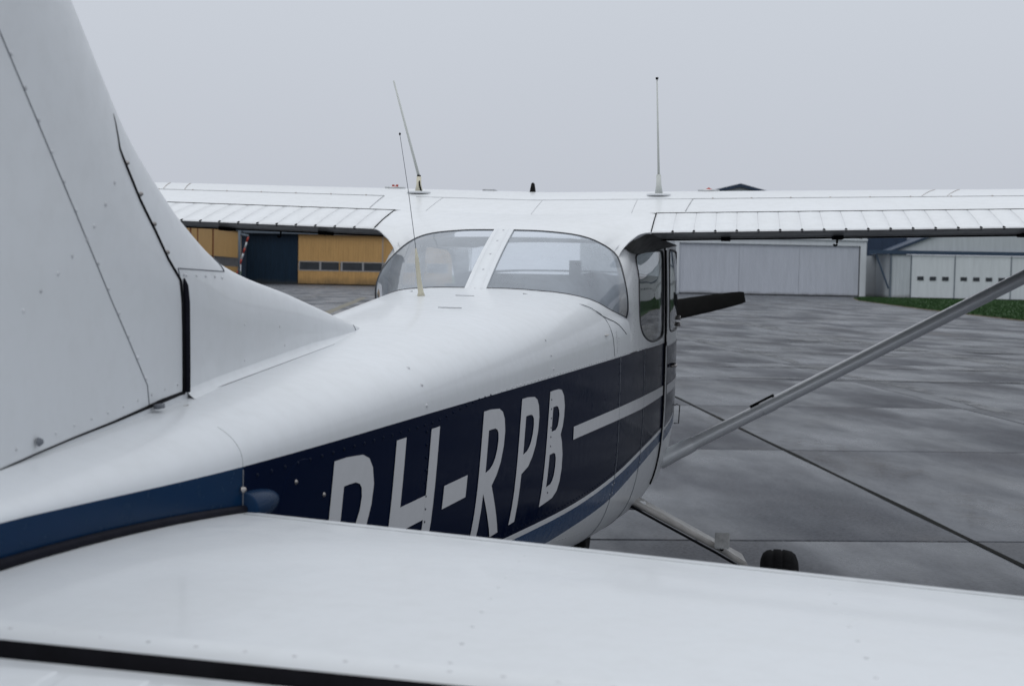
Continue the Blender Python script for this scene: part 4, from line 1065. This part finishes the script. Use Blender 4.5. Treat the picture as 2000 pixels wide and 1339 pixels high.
for s in (1, -1):
    panel(5.0, 5.762, 1.314, 1.752, w1, 'cabin_side', WHITE2, s, plane)
    # door: upper frame with window, lower skin, proud of the body
    dr_ = panel(5.775, 6.86, 1.30, 1.742, w2, 'door', WHITE2, s, plane, off=.010)
    low = MB(); rws = []
    for Y in [5.768]+frange(5.775, 6.70, 16)+[6.707]:
        off = .011 if 5.77 < Y < 6.703 else -.004
        zz = [1.30-(1.30-.70)*k/12 for k in range(13)]
        row = []
        for z in zz:
            row.append((s*(side(Y, z)+off), Y, z))
        rws.append(row)
    low.grid(rws); lo_ = fix(low.obj('door_skin', WHITE2, dr_), ang=.8)
    # colour bands on the door skin, sheets over it
    for nm_, ma, za, zc in (('door_navy_band', NAVY, lambda Y: 1.298, z1), ('door_blue_band', STRB, z2, z3)):
        db = MB(); db.grid([[(s*(side(Y, z)+.0125), Y, z) for z in [za(Y)+(zc(Y)-za(Y))*k/8 for k in range(9)]] for Y in frange(5.777, 6.70, 16)]); fix(db.obj(nm_, ma, dr_))
    db = MB(); db.grid([[(s*(side(Y, z)+.014), Y, z) for z in (1.131, 1.111, 1.091)] for Y in frange(5.777, 6.70, 12)]); fix(db.obj('door_cheat_stripe', LETT, dr_))
    gp_ = MB(); gp_.tube([(s*(cabx(5.768, z)+.001), 5.768, z) for z in frange(1.735, 1.318, 12)]+[(s*(side(5.768, z)+.001), 5.768, z) for z in frange(1.31, .70, 16)], .0062, 6)
    gp_.obj('door_gap', DARK, dr_)
    hn = MB()
    for z in (1.365, 1.395):
        hn.tube([(s*(cabx(6.4, z)+.018), 6.38, z), (s*(cabx(6.4, z)+.018), 6.38, z+.02)], .012, 8)
    hn.obj('door_catch', STEEL, dr_)
    hn2 = MB(); xx = side(6.4, 1.0)+.012
    hn2.tube([(s*xx, 6.4, .90), (s*(xx+.022), 6.4, .90), (s*(xx+.026), 6.4, .985), (s*(xx+.012), 6.4, .992), (s*xx, 6.4, .985)], .0026, 6); hn2.obj('door_pull', DARK, dr_)
    hd = MB(); hd.tube([(s*(side(5.95, 1.2)+.016), 5.9, 1.205), (s*(side(6, 1.2)+.032), 5.93, 1.205), (s*(side(6, 1.2)+.032), 6.04, 1.205), (s*(side(6.1, 1.2)+.016), 6.07, 1.205)], .006, 8); hd.obj('door_handle', STEEL, dr_)
    # front post between door and windscreen
    fp = MB(); fp.grid([[(s*cabx(Y, z), Y, z) for Y, z in ((6.86+.0*k, 1.30+.44*k/8) for k in range(9))], [(s*(cabx(6.95, 1.3)-.03-.0*k), 6.98-.45*max(0, (k-1)/7), 1.30+.46*k/8) for k in range(9)]]); fix(fp.obj('front_post', WHITE2, plane))
# windscreen and nose
ws = MB(); rws = []
for k in range(9):
    t = k/8; rws.append([(x*(1-.12*t), 7.05-.45*t-.12*(x/.5)**2*(1-.3*t), 1.36+.43*t-.02*(x/.5)**2) for x in frange(-.52, .52, 15)])
ws.grid(rws); fix(ws.obj('windscreen', GLASS3, plane))
cw = MB(); rws = []
for Y in frange(6.98, 7.98, 14):
    t = (Y-6.98); top = 1.40-.06*t-.06*t*t; bt = zb(Y); w_ = wf(Y)+.003; cz = (top+bt)/2; hz = (top-bt)/2; row = []
    for j in range(36):
        q = 2*pi*j/36; e2 = .62; x = w_*abs(cos(q))**e2*(1 if cos(q) > 0 else -1); z = cz+hz*abs(sin(q))**e2*(1 if sin(q) > 0 else -1); row.append((x, Y, z))
    rws.append(row)
q_ = rws[-1]; cz = sum(p[2] for p in q_)/36
rws.append([(x*.8, 8.03, cz+(z-cz)*.8) for x, y, z in q_]); rws.append([(x*.3, 8.05, cz+(z-cz)*.3) for x, y, z in q_])
cw.grid(rws, close=True); fix(cw.obj('cowling', WHITE2, plane))
# cowl deck under the windscreen
sc2 = MB(); sc2.grid([[(x, 7.05-.12*(x/.5)**2, 1.355-.02*(x/.5)**2) for x in frange(-.52, .52, 13)], [(x*.97, 7.10, 1.325) for x in frange(-.52, .52, 13)]]); sc2.obj('scuttle', WHITE2, plane)
# propeller
pr_ = MB()
prop = MB().tube([(0, 8.03, 1.30), (0, 8.08, 1.30), (0, 8.2, 1.30), (0, 8.3, 1.30), (0, 8.34, 1.30)], [.13, .14, .12, .07, .01], 24).obj('propeller', WHITE2, plane)
for s in (1, -1):
    bl_ = MB(); rws = []; ang = atan(.2085)*1.0
    for r_, c_, th_ in ((.05, .07, .05), (.15, .11, .035), (.3, .135, .026), (.5, .128, .018), (.7, .108, .012), (.85, .086, .008), (.905, .074, .006), (.925, .060, .004)):
        tw = radians(28-22*r_); row = []
        for j in range(16):
            q = 2*pi*j/16; a = c_/2*cos(q); b_ = th_/2*sin(q)
            row.append((r_, a*sin(tw)*s+b_*cos(tw), a*cos(tw)-b_*sin(tw)*s))
        rws.append([(s*(x*cos(ang)-z*sin(ang)), 8.15+y, 1.30+s*(x*sin(ang)+z*cos(ang))) for x, y, z in row])
    bl_.grid(rws, close=True); bl_.add(rws[-1], [tuple(range(16))]); fix(bl_.obj('blade', BLACK, prop), ang=.9)

# cabin interior
it = MB(); it.box((-.36, 4.9, .74), (.36, 6.9, .77)); it.obj('cabin_floor', SEAT, plane, False)
for s in (1, -1):
    bk = MB(); cx_ = s*.25
    bk.grid([[(cx_+x*(1-.25*t**3), 5.80-.13*t+.03*(x/.2)**2, .72+.83*t) for x in frange(-.21, .21, 9)] for t in frange(0, 1, 10)]+[[(cx_+x*(1-.25*t**3), 5.88-.13*t, .72+.80*t) for x in frange(-.21, .21, 9)] for t in frange(1, 0, 10)])
    bo_ = MB().box((cx_-.22, 5.80, .72), (cx_+.22, 6.28, .86)).obj('seat', SEAT, plane, False); bk.obj('backrest', SEAT, bo_)
    hr = MB(); hr.grid([[(cx_+.11*cos(q)*k_, 5.70+.035*k_*(1 if sin(q) > 0 else -1)*0+d_, 1.560+.050*sin(q)*k_) for q in frange(0, 2*pi, 20)] for d_, k_ in ((-.03, .05), (-.03, .9), (-.015, 1), (.015, 1), (.03, .9), (.03, .05))]); hr.obj('headrest', SEAT, bo_)
    ln_ = MB(); ln_.grid([[(s*(cabx(Y, z)-.035), Y, z) for z in frange(1.0, 1.40, 5)] for Y in frange(4.88, 6.6, 14)]); ln_.obj('lower_trim', BEIGE, plane)
    tr_ = MB(); tr_.tube([(s*(cabx(5.02, z)-.04), 4.95+.09*(z-1.4), z) for z in frange(1.42, 1.72, 6)], .028, 8); tr_.obj('pillar_trim', BEIGE, plane)
MB().box((-.44, 4.95, 1.05), (.44, 5.0, 1.42)).obj('rear_bulkhead', BEIGE, plane, False)
shf = MB(); shf.grid([[(x, Y, 1.40) for x in frange(-.43, .43, 5)] for Y in (4.36, 4.6, 4.98)]); shf.obj('parcel_shelf', BEIGE, plane, False)
hl = MB(); hl.grid([[(x, Y, 1.735+.022*(Y-4.98)/1.57-.05*(x/.5)**4) for x in frange(-.45, .45, 9)] for Y in frange(5.02, 6.58, 8)]); hl.obj('headliner', LINER, plane)
MB().box((-.50, 6.72, 1.10), (.50, 6.80, 1.60)).obj('instrument_panel', DASH, plane, False)
gs_ = MB(); gs_.grid([[(x, Y, 1.622-.03*(x/.5)**4-.02*(Y-6.6)) for x in frange(-.49, .49, 9)] for Y in (6.60, 6.7, 6.95)]); gs_.obj('glareshield', DASH, plane)
MB().box((.012, 6.72, 1.60), (.068, 6.78, 1.672)).obj('compass', DASH, plane, False)

# antennas
def whip(s, base, ped, top):
    base, ped, top = Vector(base), Vector(ped), Vector(top)
    a = MB(); a.tube([base+Vector((0, 0, -.006)), base+Vector((0, 0, .003)), base+Vector((0, 0, .005))], [.052, .052, .03], 20)
    o_ = a.obj('whip_antenna', WHITE, plane)
    b_ = MB(); b_.tube([base, base.lerp(ped, .5), ped], [.018, .011, .010], 10); b_.obj('antenna_mount', CREAM if s < 0 else WHIP, o_)
    if s < 0:
        c = MB(); c.tube([ped+Vector((0, 0, -.012)), ped+Vector((0, 0, .006))], .009, 8)
        c.tube([base+Vector((.014, -.01, 0)), base.lerp(ped, .45)+Vector((.006, -.012, 0)), ped], .004, 6); c.obj('antenna_clamp', DARK, o_)
    w_ = MB(); w_.tube([ped, ped.lerp(top, .5), top], [.0062, .0050, .0036] if s < 0 else [.0052, .0040, .0028], 8); w_.obj('antenna_rod', WHIP, o_)
    if s > 0: MB().tube([top, top+Vector((0, 0, .008))], .006, 8).obj('rod_tip', DARK, o_)
whip(-1, (-.536, 5.72, 1.945), (-.537, 5.72, 2.014), (-.657, 5.72, 2.430))
whip(1, (.511, 5.72, 1.944), (.508, 5.72, 2.03), (.491, 5.72, 2.431))
an = MB(); an.tube([(-.0965, 3.93, 1.520), (-.0970, 3.928, 1.535), (-.1, 3.915, 1.57), (-.100, 3.885, 1.63), (-.100, 3.866, 1.668)], [.0135, .0085, .0072, .0060, .0015], 10)
ao = an.obj('wire_antenna', CREAM, plane)
MB().tube([(-.100, 3.867, 1.664), (-.099, 3.765, 1.82), (-.100, 3.655, 1.978)], [.0011, .001, .0008], 6).obj('antenna_wire', SEAM, ao)
MB().tube([(-.100, 3.655, 1.9755), (-.100, 3.655, 1.979), (-.100, 3.655, 1.983)], [.0015, .0034, .0012], 8).obj('wire_tip', DARK, ao)
bfn = MB(); bfn.grid([[(x-.073, 6.0+y, zz) for x, y in ((.009*k_, -.03*k_), (.011*k_, 0), (.008*k_, .03*k_), (-.008*k_, .03*k_), (-.011*k_, 0), (-.009*k_, -.03*k_))] for zz, k_ in ((1.965, 1.15), (1.985, .9), (2.006, .62), (2.011, .2))], close=True)
bfn.obj('blade_antenna', BLACK, plane)
MB().box((-.30, 5.97, 1.966), (-.245, 6.05, 1.9775)).obj('marker_plate', ALU, plane, False)

# undercarriage
for s in (1, -1):
    lg = MB(); rws = []
    P_ = [(.30, 5.52, .66), (.44, 5.53, .672), (.58, 5.54, .60), (.80, 5.56, .487), (.90, 5.60, .425), (.955, 5.68, .30), (.985, 5.74, .225)]
    for i, (x, y, z) in enumerate(P_):
        a = Vector(P_[max(i-1, 0)]); b_ = Vector(P_[min(i+1, len(P_)-1)]); t = (b_-a).normalized(); c = Vector((0, 1, 0)); c = (c-t*c.dot(t)).normalized(); n_ = t.cross(c)
        hw = [.075, .070, .055, .042, .036, .03, .028][i]; ht = .0125
        rws.append([Vector((x, y, z))+c*hw*u_+n_*ht*v_ for u_, v_ in ((-1, -.5), (-.92, -1), (.92, -1), (1, -.5), (1, .5), (.92, 1), (-.92, 1), (-1, .5))])
    lg.grid([[Vector((s*p.x, p.y, p.z)) for p in r] for r in rws], close=True); lgo = fix(lg.obj('gear_leg', LEGM, plane), ang=.9)
    ft = MB(); ft.tube([(s*.43, 5.50, .650), (s*.50, 5.50, .648)], .02, 8); ft.obj('leg_fairing', WHITE2, lgo)
    stp = MB(); cx_, cy_, cz_ = s*.816, 5.47, .53
    for k in range(5):
        x0 = cx_-.027+k*.0112; stp.add([(x0, cy_-.02, cz_-.026), (x0+.009, cy_-.02, cz_-.026), (x0+.009, cy_+.04, cz_+.022), (x0, cy_+.04, cz_+.022), (x0, cy_-.02, cz_-.034), (x0+.009, cy_-.02, cz_-.034), (x0+.009, cy_+.04, cz_+.014), (x0, cy_+.04, cz_+.014)],
                                       [(0, 1, 2, 3), (7, 6, 5, 4), (0, 4, 5, 1), (1, 5, 6, 2), (2, 6, 7, 3), (3, 7, 4, 0)])
    stp.add([(cx_-.029, cy_-.021, cz_-.030), (cx_+.031, cy_-.021, cz_-.030), (cx_+.031, cy_+.041, cz_+.018), (cx_-.029, cy_+.041, cz_+.018)], [(0, 1, 2, 3)])
    so_ = stp.obj('step', ALU, lgo, False)
    MB().tube([(cx_, cy_, cz_-.02), (cx_, cy_+.06, cz_-.05)], .010, 8).obj('step_bracket', DARK, so_)
    MB().tube([(s*(x+.0), y-.075, z-.018) for x, y, z in P_[1:5]], .006, 6).obj('brake_line', DARK, lgo)
    wx, wy, wz, R_ = s*1.06, 5.75, .222, .222
    ty = MB(); prof = [(-.060, .12), (-.074, .15), (-.078, .178), (-.068, .203), (-.052, .215), (-.035, .2195), (-.031, .2145), (-.027, .2145), (-.023, .2215), (.0, .2222), (.006, .2222), (.0085, .217), (.0125, .217), (.016, .2220), (.035, .2195), (.052, .215), (.068, .203), (.078, .178), (.074, .15), (.060, .12)]
    ty.grid([[(wx+a, wy+r_*cos(q), wz+r_*sin(q)) for a, r_ in prof] for q in frange(0, 2*pi, 49)])
    wo2 = MB().tube([(wx-.05*1, wy, wz), (wx+.05, wy, wz)], .12, 28).obj('wheel', ALU, plane); fix(ty.obj('tyre', TYRE, wo2), merge=.0003)
nw = MB(); wx, wy, wz = 0, 7.42, .20
nwo = MB().tube([(-.04, wy, wz), (.04, wy, wz)], .10, 24).obj('nose_wheel', ALU, plane)
nw.grid([[(a, wy+r_*cos(q), wz+r_*sin(q)) for a, r_ in ((-.05, .1), (-.066, .13), (-.068, .16), (-.05, .19), (-.02, .2), (.02, .2), (.05, .19), (.068, .16), (.066, .13), (.05, .1))] for q in frange(0, 2*pi, 37)]); fix(nw.obj('tyre', TYRE, nwo), merge=.0003)
ns = MB(); ns.tube([(0, 7.42, .24), (0, 7.42, .42), (0, 7.40, .75)], [.03, .03, .04], 12); ns.box((-.09, 7.39, .20), (-.075, 7.45, .44)); ns.box((.075, 7.39, .20), (.09, 7.45, .44)); ns.box((-.09, 7.39, .42), (.09, 7.45, .45))
ns.obj('nose_leg', DARK, plane, False)
if 'worldparts' in plane: del plane['worldparts']
